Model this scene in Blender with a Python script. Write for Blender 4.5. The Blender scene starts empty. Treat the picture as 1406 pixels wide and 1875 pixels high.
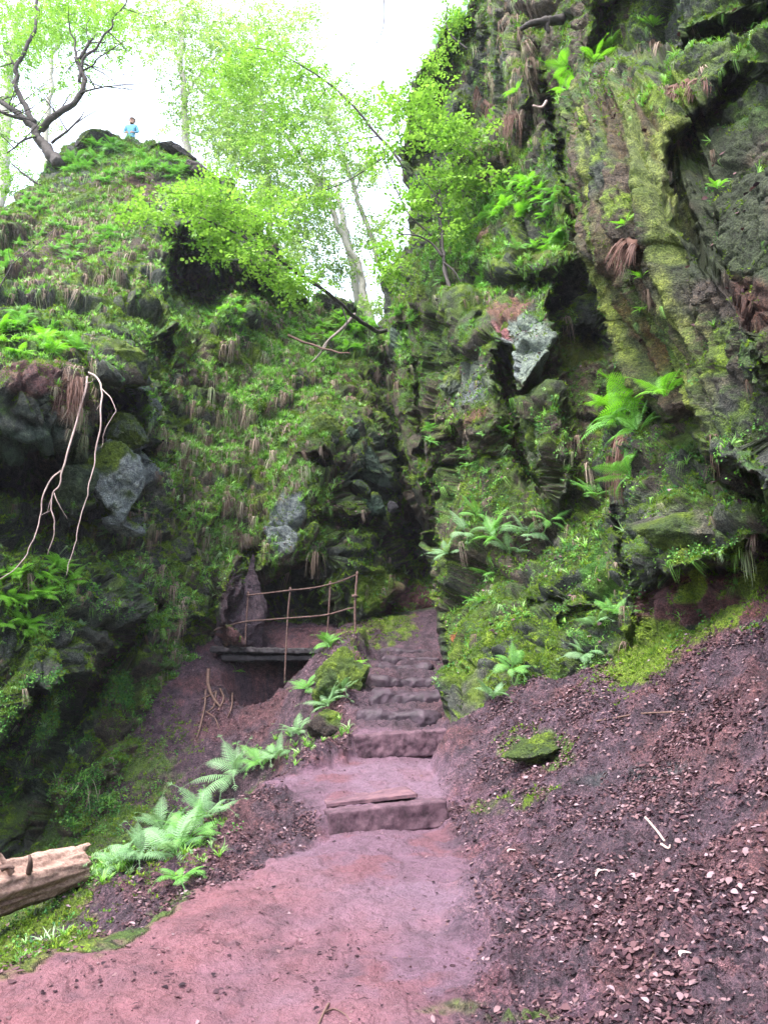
import bpy, math, random
import numpy as np
from mathutils import Vector, Matrix
random.seed(7)
R = np.random.default_rng(11)
rad = math.radians
scene = bpy.context.scene
C = scene.collection
# ------------------------------------------------------------------ camera
FPX, PITCH, CAMZ = 1416.0, rad(14), 1.6
CP, SP = math.cos(PITCH), math.sin(PITCH)
cam = bpy.data.cameras.new('camera'); co = bpy.data.objects.new('camera', cam); C.objects.link(co)
cam.sensor_fit = 'VERTICAL'; cam.sensor_height = 24; cam.lens = 24*FPX/1875
cam.clip_start = 0.05; cam.clip_end = 500
co.location = (0, 0, CAMZ); co.rotation_euler = (rad(90)+PITCH, 0, 0)
scene.camera = co

def ray(px, py):
    px = np.asarray(px, float); py = np.asarray(py, float)
    dx = (px-703)/FPX; dy = -(py-937.5)/FPX
    return dx, CP-dy*SP, SP+dy*CP
def at(px, py, Y):
    x, y, z = ray(px, py); t = np.asarray(Y, float)/y
    return np.stack(np.broadcast_arrays(x*t, y*t, CAMZ+z*t), -1)
def project(P):
    x = P[..., 0]; y = P[..., 1]; z = P[..., 2]-CAMZ
    d = np.maximum(y*CP+z*SP, 1e-3); u = -y*SP+z*CP
    return 703+FPX*x/d, 937.5-FPX*u/d
def pw(px, py, Y): return tuple(float(v) for v in at(px, py, Y))

# ------------------------------------------------------------------ noise
def _h(ix, iy, iz, s):
    h = (ix.astype(np.uint32)*np.uint32(374761393) + iy.astype(np.uint32)*np.uint32(668265263)
         + iz.astype(np.uint32)*np.uint32(2147483647) + np.uint32(s)*np.uint32(974634777))
    h = (h ^ (h >> np.uint32(13)))*np.uint32(1274126177)
    h = (h ^ (h >> np.uint32(16)))*np.uint32(2246822519)
    return ((h ^ (h >> np.uint32(15))) & np.uint32(0xffffff)).astype(np.float64)/16777215.0
def vnoise(P, s=0):
    i = np.floor(P).astype(np.int64); f = P-i; f = f*f*f*(f*(f*6-15)+10)
    r = 0
    for a in (0, 1):
        wx = f[..., 0] if a else 1-f[..., 0]
        for b in (0, 1):
            wy = f[..., 1] if b else 1-f[..., 1]
            for c in (0, 1):
                wz = f[..., 2] if c else 1-f[..., 2]
                r = r+wx*wy*wz*_h(i[..., 0]+a, i[..., 1]+b, i[..., 2]+c, s)
    return r*2-1
def fbm(P, o=4, s=0, g=0.5):
    r = 0; a = 1
    for k in range(o):
        r = r+a*vnoise(P+17.3*k, s+k); P = P*2.03; a *= g
    return r
def cells(P, s=0):
    """nearest jittered cell: F1, F2, random of the cell, offset inside the cell"""
    i = np.floor(P).astype(np.int64); f1 = np.full(P.shape[:-1], 9.); f2 = f1.copy(); rid = f1*0; off = np.zeros(P.shape)
    for a in (-1, 0, 1):
        for b in (-1, 0, 1):
            for c in (-1, 0, 1):
                x, y, z = i[..., 0]+a, i[..., 1]+b, i[..., 2]+c
                q = np.stack([x+_h(x, y, z, s), y+_h(x, y, z, s+1), z+_h(x, y, z, s+2)], -1)
                d = P-q; m = np.sqrt((d*d).sum(-1)); n = m < f1
                f2 = np.where(n, f1, np.minimum(f2, m)); f1 = np.where(n, m, f1)
                rid = np.where(n, _h(x, y, z, s+3), rid); off = np.where(n[..., None], d, off)
    return f1, f2, rid, off
def blocks(P, s=0, tilt=1.0):
    """tilted facets, one per cell, with cracks between: -1..1"""
    f1, f2, rid, off = cells(P, s)
    t = np.stack([np.sin(rid*91.7), np.sin(rid*57.1+2), np.sin(rid*33.3+4)], -1)
    return (rid-.5)*1.2+(off*t).sum(-1)*tilt-0.8*np.exp(-(f2-f1)*13)
def sstep(a, b, x):
    t = np.clip((x-a)/(b-a), 0, 1); return t*t*(3-2*t)
def tps(pts, vals, reg=1e-3):
    pts = np.asarray(pts, float); s = np.abs(pts).max(); p = pts/s; n = len(p)
    d = np.sqrt(((p[:, None]-p[None])**2).sum(-1)); K = np.where(d > 0, d*d*np.log(d+1e-12), 0)+reg*np.eye(n)
    A = np.zeros((n+3, n+3)); A[:n, :n] = K; A[:n, n] = 1; A[:n, n+1:] = p; A[n, :n] = 1; A[n+1:, :n] = p.T
    w = np.linalg.solve(A, np.concatenate([vals, [0, 0, 0]]))
    def f(q):
        sh = q.shape[:-1]; q = q.reshape(-1, 2)/s; out = np.empty(len(q))
        for k in range(0, len(q), 60000):
            z = q[k:k+60000]; d = np.sqrt(((z[:, None]-p[None])**2).sum(-1))
            out[k:k+60000] = np.where(d > 0, d*d*np.log(d+1e-12), 0) @ w[:n]+w[n]+z @ w[n+1:]
        return out.reshape(sh)
    return f
def sdf_poly(x, y, poly):
    """signed distance, positive inside"""
    poly = np.asarray(poly, float); d = np.full(x.shape, 1e9); ins = np.zeros(x.shape, bool)
    for k in range(len(poly)):
        ax, ay = poly[k-1]; bx, by = poly[k]; ex, ey = bx-ax, by-ay
        t = np.clip(((x-ax)*ex+(y-ay)*ey)/(ex*ex+ey*ey+1e-9), 0, 1)
        d = np.minimum(d, (x-ax-t*ex)**2+(y-ay-t*ey)**2)
        c = ((ay > y) != (by > y)) & (x < (bx-ax)*(y-ay)/(by-ay+1e-12)+ax); ins ^= c
    d = np.sqrt(d); return np.where(ins, d, -d)
def dist_line(x, y, pl):
    d = np.full(x.shape, 1e9)
    for k in range(1, len(pl)):
        ax, ay = pl[k-1][:2]; bx, by = pl[k][:2]; ex, ey = bx-ax, by-ay
        t = np.clip(((x-ax)*ex+(y-ay)*ey)/(ex*ex+ey*ey+1e-9), 0, 1)
        d = np.minimum(d, (x-ax-t*ex)**2+(y-ay-t*ey)**2)
    return np.sqrt(d)
def ell(x, y, cx, cy, rx, ry, ang=0):
    c, s = math.cos(rad(ang)), math.sin(rad(ang)); u = (x-cx)*c+(y-cy)*s; v = -(x-cx)*s+(y-cy)*c
    return np.sqrt((u/rx)**2+(v/ry)**2)
def blob(x, y, cx, cy, rx, ry, ang=0, soft=.5):
    return sstep(1+soft, 1-soft, ell(x, y, cx, cy, rx, ry, ang))

# ------------------------------------------------------------------ mesh helpers
def mesh_np(name, V, faces, attrs=None, smooth=True):
    """faces: list of int arrays (n,3) / (n,4); attrs: name -> (float array per vertex | (n,3) colour)"""
    me = bpy.data.meshes.new(name); V = np.ascontiguousarray(V, np.float32)
    me.vertices.add(len(V)); me.vertices.foreach_set('co', V.ravel())
    faces = [np.asarray(f, np.int32) for f in faces if len(f)]
    idx = np.concatenate([f.ravel() for f in faces]); tot = np.concatenate([np.full(len(f), f.shape[1], np.int32) for f in faces])
    me.loops.add(len(idx)); me.loops.foreach_set('vertex_index', idx)
    me.polygons.add(len(tot)); me.polygons.foreach_set('loop_start', np.concatenate([[0], np.cumsum(tot)[:-1]]).astype(np.int32))
    if smooth: me.polygons.foreach_set('use_smooth', np.ones(len(tot), bool))
    me.update(calc_edges=True)
    for k, v in (attrs or {}).items():
        v = np.asarray(v, np.float32)
        if v.ndim == 1:
            a = me.attributes.new(k, 'FLOAT', 'POINT'); a.data.foreach_set('value', v)
        else:
            a = me.attributes.new(k, 'FLOAT_VECTOR', 'POINT'); a.data.foreach_set('vector', np.ascontiguousarray(v).ravel())
    return me
def link(name, me, mat=None, parent=None, loc=(0, 0, 0)):
    o = bpy.data.objects.new(name, me); C.objects.link(o); o.location = loc
    if mat is not None and me is not None and not me.materials: me.materials.append(mat)
    if parent is not None: o.parent = parent
    return o
def tag(o, label, cat, group=None, kind=None):
    if label: o['label'] = label
    if cat: o['category'] = cat
    if group: o['group'] = group
    if kind: o['kind'] = kind
    return o
def empty(name, loc, label, cat, group=None):
    o = bpy.data.objects.new(name, None); C.objects.link(o); o.location = loc; o.empty_display_size = .1
    return tag(o, label, cat, group)
def grid_faces(n, m):
    i = np.arange(n*m).reshape(n, m)
    return np.stack([i[:-1, :-1], i[1:, :-1], i[1:, 1:], i[:-1, 1:]], -1).reshape(-1, 4)
def grid_normals(P):
    du = np.gradient(P, axis=1); dv = np.gradient(P, axis=0); n = np.cross(du, dv)
    return n/np.maximum(np.linalg.norm(n, axis=-1, keepdims=True), 1e-9)
class MB:
    """collects vertices and faces of many small pieces into one mesh"""
    def __init__(s): s.V = []; s.F = {3: [], 4: []}; s.n = 0; s.A = []
    def add(s, V, F, rnd=None):
        V = np.asarray(V, float); s.V.append(V)
        for f in F:
            f = np.asarray(f)
            if len(f): s.F[f.shape[1]].append(f+s.n)
        s.A.append(np.zeros(len(V)) if rnd is None else np.broadcast_to(np.asarray(rnd, float), (len(V),))); s.n += len(V)
    def tube(s, pts, rad_, sides=8, rnd=0., wob=0., cap=True):
        p = np.asarray(pts, float); n = len(p); r = np.broadcast_to(np.asarray(rad_, float), (n,)).copy()
        t = np.gradient(p, axis=0); t /= np.maximum(np.linalg.norm(t, axis=1, keepdims=True), 1e-9)
        ref = np.array([0, 0, 1.]) if abs(t[0, 2]) < .8 else np.array([0, 1., 0]); rows = []
        for k in range(n):
            a = np.cross(t[k], ref); a /= np.linalg.norm(a)+1e-9; b = np.cross(a, t[k]); ref = b
            th = np.arange(sides)/sides*2*math.pi
            rr = r[k]*(1+wob*np.sin(th*3+k*.9)*.5+wob*(R.random(sides)-.5))
            rows.append(p[k]+np.outer(np.cos(th)*rr, a)+np.outer(np.sin(th)*rr, b))
        V = np.concatenate(rows+[p[:1]-t[:1]*r[0]*.3, p[-1:]+t[-1:]*r[-1]*.5]); F = []
        for k in range(n-1):
            for j in range(sides):
                q = (j+1) % sides; F.append((k*sides+j, k*sides+q, (k+1)*sides+q, (k+1)*sides+j))
        T = []
        for j in range(sides):
            q = (j+1) % sides; T.append((n*sides, q, j)); T.append((n*sides+1, (n-1)*sides+j, (n-1)*sides+q))
        s.add(V, [np.array(F), np.array(T)], rnd)
    def mesh(s, name, smooth=True):
        return mesh_np(name, np.concatenate(s.V), [np.concatenate(f) for f in s.F.values() if f], {'rnd': np.concatenate(s.A)}, smooth)
def smooth_line(pts, n=24):
    p = np.asarray(pts, float); t = np.linspace(0, len(p)-1, n); i = np.clip(np.floor(t).astype(int), 0, len(p)-2); f = (t-i)[:, None]
    P = np.concatenate([[2*p[0]-p[1]], p, [2*p[-1]-p[-2]]]); a, b, c, d = P[i], P[i+1], P[i+2], P[i+3]
    return .5*(2*b+(c-a)*f+(2*a-5*b+4*c-d)*f*f+(3*b-a-3*c+d)*f**3)
def rotmats(axis_z, roll, tilt=None):
    """frames whose local Z is axis_z, spun by roll"""
    z = axis_z/np.linalg.norm(axis_z, axis=1, keepdims=True)
    ref = np.where(np.abs(z[:, 2:3]) < .95, np.array([[0, 0, 1.]]), np.array([[0, 1., 0]]))
    x = np.cross(ref, z); x /= np.linalg.norm(x, axis=1, keepdims=True); y = np.cross(z, x)
    c, s = np.cos(roll)[:, None], np.sin(roll)[:, None]
    return np.stack([x*c+y*s, -x*s+y*c, z], -1)
def scatter(tv, tf, P, M, S, rnd):
    """copies of a template: (V, F, rnd)"""
    n, k = len(P), len(tv); S = np.asarray(S, float); S = S[:, None] if S.ndim == 1 else S
    V = np.einsum('nij,nkj->nki', M, tv[None]*S[:, None, :])+P[:, None]
    F = [(np.asarray(f)[None]+(np.arange(n)*k)[:, None, None]).reshape(-1, np.asarray(f).shape[1]) for f in tf]
    return V.reshape(-1, 3), F, np.repeat(rnd, k)

# ------------------------------------------------------------------ materials
def mat(name):
    m = bpy.data.materials.new(name); m.use_nodes = True; nt = m.node_tree
    b = nt.nodes['Principled BSDF']; return m, nt, b
def N(nt, t, **k):
    n = nt.nodes.new(t)
    for a, v in k.items():
        if a.startswith('i_'): n.inputs[int(a[2:])].default_value = v
        else: setattr(n, a, v)
    return n
def noise_n(nt, scale, detail=4, rough=.6, vec=None, dist=0):
    n = nt.nodes.new('ShaderNodeTexNoise'); n.inputs['Scale'].default_value = scale; n.inputs['Detail'].default_value = detail
    n.inputs['Roughness'].default_value = rough; n.inputs['Distortion'].default_value = dist
    if vec is not None: nt.links.new(vec, n.inputs['Vector'])
    return n.outputs['Fac']
def ramp(nt, fac, stops, interp='LINEAR'):
    r = nt.nodes.new('ShaderNodeValToRGB'); e = r.color_ramp; e.interpolation = interp
    while len(e.elements) < len(stops): e.elements.new(.5)
    for k, (p, c) in enumerate(stops):
        e.elements[k].position = p; e.elements[k].color = (*c, 1) if len(c) == 3 else c
    nt.links.new(fac, r.inputs[0]); return r.outputs[0]
def mix(nt, fac, a, b, mode='MIX'):
    m = nt.nodes.new('ShaderNodeMix'); m.data_type = 'RGBA'; m.blend_type = mode
    for v, i in ((fac, 0), (a, 6), (b, 7)):
        if isinstance(v, (int, float)): m.inputs[i].default_value = v
        elif isinstance(v, tuple): m.inputs[i].default_value = (*v, 1)
        else: nt.links.new(v, m.inputs[i])
    return m.outputs[2]
def math_n(nt, op, a, b=None, clamp=False):
    m = nt.nodes.new('ShaderNodeMath'); m.operation = op; m.use_clamp = clamp
    for v, i in ((a, 0), (b, 1)):
        if v is None: continue
        if isinstance(v, (int, float)): m.inputs[i].default_value = v
        else: nt.links.new(v, m.inputs[i])
    return m.outputs[0]
def attr(nt, name, vec=False):
    a = nt.nodes.new('ShaderNodeAttribute'); a.attribute_name = name
    return a.outputs['Vector' if vec else 'Fac']
def bump(nt, b, h, strength, dist):
    u = nt.nodes.new('ShaderNodeBump'); u.inputs['Strength'].default_value = strength; u.inputs['Distance'].default_value = dist
    nt.links.new(h, u.inputs['Height']); nt.links.new(u.outputs[0], b.inputs['Normal'])
def terrain_mat(name, rough=.85):
    """colour comes from the surface kinds computed per vertex (moss, rock, soil), broken up by fine noise"""
    m, nt, b = mat(name); geo = nt.nodes.new('ShaderNodeNewGeometry').outputs['Position']
    base = attr(nt, 'albedo', True)
    n1 = noise_n(nt, 9, 6, .7, geo); n2 = noise_n(nt, 55, 4, .7, geo); n3 = noise_n(nt, 2.2, 4, .6, geo, 1)
    v1 = ramp(nt, n1, [(.3, (.35, .35, .4)), (.5, (1, 1, 1)), (.7, (1.8, 1.7, 1.5))])
    v2 = ramp(nt, n2, [(.35, (.4, .4, .45)), (.5, (1, 1, 1)), (.66, (2., 1.9, 1.75))])
    c = mix(nt, 1., mix(nt, 1., base, v1, 'MULTIPLY'), v2, 'MULTIPLY'); tr = attr(nt, 'trodden'); gr = ramp(nt, noise_n(nt, 130, 3, .8, geo), [(.3, (.45, .42, .42)), (.42, (1, 1, 1)), (.62, (1, 1, 1)), (.72, (1.7, 1.6, 1.6))]); ws = ramp(nt, noise_n(nt, 14, 5, .75, geo, 1.5), [(.34, (.62, .55, .55)), (.48, (1, 1, 1)), (.7, (1.15, 1.12, 1.15))]); c = mix(nt, math_n(nt, 'MULTIPLY', tr, .9), c, mix(nt, 1., mix(nt, 1., base, gr, 'MULTIPLY'), ws, 'MULTIPLY'))
    mp = attr(nt, 'moss'); k = math_n(nt, 'MULTIPLY', mp, ramp(nt, n3, [(.45, (0, 0, 0)), (.62, (1, 1, 1))]))
    c = mix(nt, math_n(nt, 'MULTIPLY', k, .6), c, mix(nt, n2, (.02, .05, .005), (.13, .19, .015)))
    nt.links.new(c, b.inputs['Base Color']); b.inputs['Roughness'].default_value = rough; b.inputs['Specular IOR Level'].default_value = .3
    h = math_n(nt, 'ADD', math_n(nt, 'MULTIPLY', n1, 1.2), math_n(nt, 'MULTIPLY', n2, .5))
    h = math_n(nt, 'MULTIPLY', h, math_n(nt, 'SUBTRACT', 1., math_n(nt, 'MULTIPLY', tr, .65))); bump(nt, b, h, 1., .14); return m
def plain(name, stops, scale=8, rough=.8, bmp=.01, key='rnd', spec=.3, stretch=None):
    m, nt, b = mat(name); tc = nt.nodes.new('ShaderNodeTexCoord').outputs['Object']
    if stretch:
        mp = nt.nodes.new('ShaderNodeMapping'); mp.inputs['Scale'].default_value = stretch; nt.links.new(tc, mp.inputs[0]); tc = mp.outputs[0]
    n1 = noise_n(nt, scale, 6, .7, tc); n2 = noise_n(nt, scale*6, 3, .7, tc)
    f = math_n(nt, 'ADD', math_n(nt, 'MULTIPLY', n1, .75), math_n(nt, 'MULTIPLY', n2, .25))
    c = ramp(nt, f, stops); nt.links.new(c, b.inputs['Base Color'])
    b.inputs['Roughness'].default_value = rough; b.inputs['Specular IOR Level'].default_value = spec
    bump(nt, b, f, .8, bmp); return m
def leafy(name, stops, rough=.55, trans=.35, tint=(1.1, 1.25, .5), spec=.35):
    """thin leaves: colour varies from piece to piece through rnd, some light passes through"""
    m, nt, b = mat(name); r = attr(nt, 'rnd'); oi = nt.nodes.new('ShaderNodeObjectInfo').outputs['Random']
    f = math_n(nt, 'FRACT', math_n(nt, 'ADD', r, math_n(nt, 'MULTIPLY', oi, .35)))
    c = ramp(nt, f, stops); nt.links.new(c, b.inputs['Base Color'])
    b.inputs['Roughness'].default_value = rough; b.inputs['Specular IOR Level'].default_value = spec
    t = nt.nodes.new('ShaderNodeBsdfTranslucent'); nt.links.new(mix(nt, 1., c, tint, 'MULTIPLY'), t.inputs[0])
    s = nt.nodes.new('ShaderNodeMixShader'); s.inputs[0].default_value = trans
    nt.links.new(b.outputs[0], s.inputs[1]); nt.links.new(t.outputs[0], s.inputs[2])
    nt.links.new(s.outputs[0], nt.nodes['Material Output'].inputs['Surface']); return m

MOSS_B = np.array([.12, .19, .016]); MOSS_D = np.array([.036, .066, .015]); ROCK = np.array([.045, .055, .048]); ROCK_B = np.array([.075, .058, .045])
PALE = np.array([.19, .225, .235]); REDS = np.array([.12, .05, .055]); SOIL = np.array([.072, .044, .063]); PATHC = np.array([.108, .060, .088])
DARKG = np.array([.014, .026, .018]); LEAFL = np.array([.13, .08, .085])
# ------------------------------------------------------------------ terrain: two cliffs and the ground between them
FK = 1.45
def apply_feats(Y, px, py, feats):
    for f in feats:
        k = f[0]
        # edges wander a little so that no block reads as a drawn outline
        wx = px+6*vnoise(np.stack([px/23, py/23, px*0+3], -1), 5)+3*vnoise(np.stack([px/8, py/8, px*0], -1), 6)
        wy = py+6*vnoise(np.stack([px/23, py/23, px*0+9], -1), 7)+3*vnoise(np.stack([px/8, py/8, px*0+5], -1), 8)
        if k == 'poly': Y = Y+FK*f[2]*sstep(-f[3]*1.2, f[3]*1.2, sdf_poly(wx, wy, f[1]))
        elif k == 'ell': Y = Y+FK*f[6]*blob(wx, wy, *f[1:6], soft=f[7] if len(f) > 7 else .35)
        elif k == 'line': Y = Y+FK*f[3]*np.exp(-(dist_line(wx, wy, f[1])/f[2])**2)
    return Y
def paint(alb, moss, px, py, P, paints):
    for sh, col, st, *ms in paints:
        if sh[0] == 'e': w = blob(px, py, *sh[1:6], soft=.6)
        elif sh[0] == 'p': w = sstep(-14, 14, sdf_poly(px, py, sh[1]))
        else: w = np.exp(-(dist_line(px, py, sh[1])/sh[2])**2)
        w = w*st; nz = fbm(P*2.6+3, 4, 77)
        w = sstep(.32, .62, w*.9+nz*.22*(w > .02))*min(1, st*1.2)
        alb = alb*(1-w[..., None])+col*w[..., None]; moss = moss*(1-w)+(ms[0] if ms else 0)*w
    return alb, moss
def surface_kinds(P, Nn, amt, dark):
    """bare rock, dark and bright moss laid in patches; dark puts shade into the moss"""
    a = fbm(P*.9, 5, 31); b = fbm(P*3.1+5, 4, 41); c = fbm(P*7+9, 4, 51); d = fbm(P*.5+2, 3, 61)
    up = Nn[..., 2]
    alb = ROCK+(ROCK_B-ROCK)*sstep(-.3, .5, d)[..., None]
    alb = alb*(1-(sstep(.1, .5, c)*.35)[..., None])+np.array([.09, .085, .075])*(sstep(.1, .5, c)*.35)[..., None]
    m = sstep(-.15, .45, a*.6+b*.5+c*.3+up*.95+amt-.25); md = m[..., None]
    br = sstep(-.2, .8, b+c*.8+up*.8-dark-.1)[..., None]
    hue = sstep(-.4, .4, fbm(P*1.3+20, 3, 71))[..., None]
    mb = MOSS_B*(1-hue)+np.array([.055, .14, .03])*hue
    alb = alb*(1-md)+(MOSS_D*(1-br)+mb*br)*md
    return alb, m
def blur(A, k):
    for ax in (0, 1):
        for _ in range(2):
            pad = [(0, 0)]*A.ndim; pad[ax] = (k+1, k); c = np.cumsum(np.pad(A, pad, mode='edge'), axis=ax)
            n = A.shape[ax]; A = (np.take(c, np.arange(2*k+1, 2*k+1+n), ax)-np.take(c, np.arange(0, n), ax))/(2*k+1)
    return A
def finish(name, P, grid_uv, feats_alb, amp, moss_amt, dark, seed, label, extra=None, lean=(0, 1), el=.45, streak=None):
    px, py = grid_uv; Nn = blur(grid_normals(P), 9); Nn /= np.linalg.norm(Nn, axis=-1, keepdims=True)+1e-9
    if np.mean(Nn[..., 1]) > 0: Nn = -Nn
    fade = amp
    Q = P+.25*np.stack([fbm(P*1.1, 3, seed+1), fbm(P*1.1+7, 3, seed+2), fbm(P*1.1+13, 3, seed+3)], -1)
    lx_, lz_ = lean; QL = np.stack([Q[..., 0]*lz_-Q[..., 2]*lx_, Q[..., 1]*.8, (Q[..., 0]*lx_+Q[..., 2]*lz_)*el], -1)
    sp = np.maximum(np.linalg.norm(np.gradient(P, axis=0), axis=-1), np.linalg.norm(np.gradient(P, axis=1), axis=-1)); km = np.clip(.10/sp, 0, 1)**1.5; kf = np.clip(.035/sp, 0, 1)**1.5
    D = .34*blocks(QL*.85, seed, .9)*np.clip(.2/sp, 0, 1)+.12*km*blocks(QL*np.array([2.1, 2.1, 2.4])+3, seed+9, 1.)+.04*kf*blocks(QL*np.array([5.2, 5.2, 7])+1, seed+19, 1.)
    D = D+.05*km*fbm(P*2.5, 4, seed+5)+.018*kf*fbm(P*9, 4, seed+6)+.014*kf*np.abs(fbm(P*24, 3, seed+8))
    if extra is not None: D = D+extra*km
    P2 = P+Nn*(D*fade)[..., None]
    N2 = grid_normals(P2)
    if np.mean(N2[..., 1]) > 0: N2 = -N2
    alb, moss = surface_kinds(P2, N2, moss_amt, dark)
    if streak is not None:
        w_, t_ = streak; sc_ = np.where(t_[..., None] < 0, np.array([.05, .06, .022])+(np.array([.085, .055, .038])-np.array([.05, .06, .022]))*sstep(0, -.5, t_)[..., None], np.array([.05, .06, .022])+(np.array([.17, .215, .035])-np.array([.05, .06, .022]))*sstep(0, .45, t_)[..., None]); alb = alb*(1-w_[..., None])+sc_*w_[..., None]; moss = moss*(1-w_)
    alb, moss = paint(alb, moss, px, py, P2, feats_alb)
    n, m = P.shape[:2]
    me = mesh_np(name, P2.reshape(-1, 3), [grid_faces(n, m)], {'albedo': alb.reshape(-1, 3), 'moss': moss.ravel()})
    o = link(name, me, M_terrain); tag(o, label, None, None, 'structure')
    return P2, N2, o
M_terrain = terrain_mat('moss_and_rock')

def cols(segs):
    out = []
    for a, b, n in segs: out.append(np.linspace(a, b, n, endpoint=False))
    return np.concatenate(out+[[segs[-1][1]]])
# ---- the crag and the gully behind the stairs
TOP = np.array([(-1500, 500), (-500, 430), (-120, 390), (0, 372), (55, 338), (90, 290), (118, 272), (150, 252), (185, 244), (240, 250), (290, 262), (335, 282), (375, 303), (420, 335),
                (455, 370), (490, 420), (520, 480), (545, 535), (600, 546), (640, 566), (690, 598), (740, 640), (900, 720), (1300, 800)], float)
CPL = [(-1500, 1700, 11), (-1500, 1000, 11), (-1500, 500, 17), (-300, 1600, 11.5), (0, 1600, 12), (150, 1600, 12.3), (300, 1600, 13), (500, 1600, 14.5), (-300, 1400, 11.5), (0, 1400, 12), (150, 1400, 12.7), (300, 1400, 13.8), (420, 1400, 14.9),
       (-300, 1200, 11.5), (0, 1200, 12.1), (200, 1200, 13.4), (350, 1200, 15.2), (450, 1200, 16.2), (600, 1200, 17.4), (800, 1200, 18.5),
       (-300, 1000, 11), (0, 1000, 12.2), (200, 1000, 13.8), (350, 1000, 15.4), (450, 1000, 16.4), (520, 1000, 16.9), (600, 1000, 17.3), (700, 1000, 18.6), (800, 1000, 19.4),
       (-300, 850, 10.5), (0, 850, 12.2), (200, 850, 13.5), (350, 850, 16), (480, 850, 17.4), (600, 850, 17.6), (700, 850, 18.4), (800, 850, 20),
       (-300, 700, 10), (50, 700, 11.3), (200, 700, 12.8), (300, 700, 15.4), (450, 700, 18.2), (560, 700, 19.6), (650, 700, 20.3), (720, 700, 21),
       (-300, 600, 11.8), (0, 600, 13), (150, 600, 14), (270, 600, 15.6), (400, 600, 18), (550, 600, 21.5), (650, 600, 23.5), (780, 680, 23),
       (-300, 500, 13.5), (0, 500, 16), (200, 500, 17), (330, 500, 18), (450, 500, 18.8), (530, 500, 21), (-300, 430, 16.5), (0, 400, 19), (200, 400, 19.2), (330, 400, 19.6), (450, 400, 20.5),
       (50, 345, 21), (200, 300, 21.5), (350, 300, 22), (200, 250, 23), (1300, 1200, 22), (1300, 800, 25), (1300, 1700, 18), (560, 560, 23.5), (640, 570, 24.5)]
fL = tps([(a, b) for a, b, _ in CPL], np.array([c for *_, c in CPL]), 1e-4)
uL = cols([(-1500, -300, 12), (-300, -20, 50), (-20, 800, 430), (800, 1300, 20)])
vL = np.linspace(0, 1, 640)
tY = np.interp(uL, TOP[:, 0], TOP[:, 1]); pxL = np.repeat(uL[None], len(vL), 0); pyL = tY[None]+(1720-tY[None])*vL[:, None]
tips = 7*vnoise(np.stack([uL/30, uL*0, uL*0], -1), 3)+4*vnoise(np.stack([uL/9, uL*0, uL*0], -1), 4)
pyL = pyL+tips[None]*(1-vL[:, None])**8
YL = fL(np.stack([pxL, pyL], -1))
FL = [('ell', 368, 500, 56, 74, 10, 4.5), ('ell', 465, 522, 75, 26, 18, 2.2), ('ell', 300, 655, 20, 42, 8, 1.0), ('ell', 350, 440, 50, 22, 0, .8),
      ('ell', 60, 868, 190, 46, -6, 1.7, .5), ('ell', 210, 770, 62, 42, -30, 1.5), ('ell', 238, 735, 30, 30, 0, 1.0), ('poly', [(150, 620), (270, 640), (272, 700), (215, 712), (180, 700)], -.7, 10),
      ('poly', [(-400, 640), (40, 640), (140, 670), (150, 780), (110, 830), (40, 835), (-400, 860)], -.5, 18), ('poly', [(165, 850), (200, 800), (250, 790), (265, 850), (262, 930), (230, 960), (180, 930)], -.55, 9), ('poly', [(110, 850), (150, 825), (175, 850), (170, 930), (120, 960)], -.5, 9),
      ('poly', [(255, 700), (290, 690), (300, 760), (290, 780), (250, 765)], -.35, 8), ('ell', 225, 848, 22, 12, 10, .5), ('line', [(200, 950), (225, 938), (262, 930)], 6, .5),
      ('poly', [(-400, 1000), (60, 1010), (200, 1040), (262, 1125), (235, 1190), (180, 1240), (60, 1270), (0, 1370), (-400, 1500)], -.75, 9), ('line', [(285, 1110), (235, 1190), (175, 1270), (110, 1370), (60, 1460), (40, 1540)], 11, 1.0),
      ('line', [(110, 1250), (50, 1300), (0, 1370), (-60, 1450)], 7, .8), ('poly', [(100, 1260), (165, 1250), (130, 1350), (70, 1450), (20, 1460), (30, 1370)], -.35, 10),
      ('poly', [(555, 780), (590, 740), (640, 740), (715, 800), (720, 960), (735, 1080), (620, 1180), (600, 1040), (470, 1060), (480, 930), (530, 840)], -.9, 14), ('ell', 585, 850, 32, 12, 22, .8),
      ('poly', [(395, 1130), (402, 1075), (440, 1005), (462, 1070), (500, 1120), (505, 1185), (420, 1190)], -.75, 10), ('line', [(458, 1000), (472, 1080), (508, 1130)], 9, .6), ('ell', 530, 1150, 75, 80, 0, 1.0, .6),
      ('ell', 640, 960, 50, 18, 10, .7), ('ell', 760, 1010, 40, 75, 0, 1.5, .5), ('line', [(700, 650), (720, 760), (728, 880), (740, 980)], 16, 1.6), ('ell', 670, 618, 26, 10, 5, .7),
      ('line', [(640, 900), (690, 950), (700, 1000)], 8, .6), ('line', [(330, 820), (345, 900), (320, 960)], 10, .3), ('line', [(610, 1040), (632, 1090), (638, 1150)], 6, .4), ('ell', 690, 900, 18, 34, -20, .9)]
YL = apply_feats(YL, pxL, pyL, FL)
PL = at(pxL, pyL, YL)
edge = PL[0]; up = np.array([0, 0, 1.])
w0 = fbm(edge*.8, 3, 9)[:, None]
back = [edge+np.array([0, .35, .0])+0, edge+np.array([0, 1.1, -.25]), edge+np.array([0, 2.4, -.8]), edge+np.array([0, 5., -2.2]), edge+np.array([0, 12., -6]), edge+np.array([0, 30., -14]), edge*np.array([1.6, 1, 0])+np.array([0, 60., -3])]
dens = []
for a, b in zip(back[::-1][:-1], back[::-1][1:]): dens += [a, (a+b)/2]
dens += [back[0]]
PL = np.concatenate([np.stack(dens), PL]); nb = len(dens)
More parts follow.
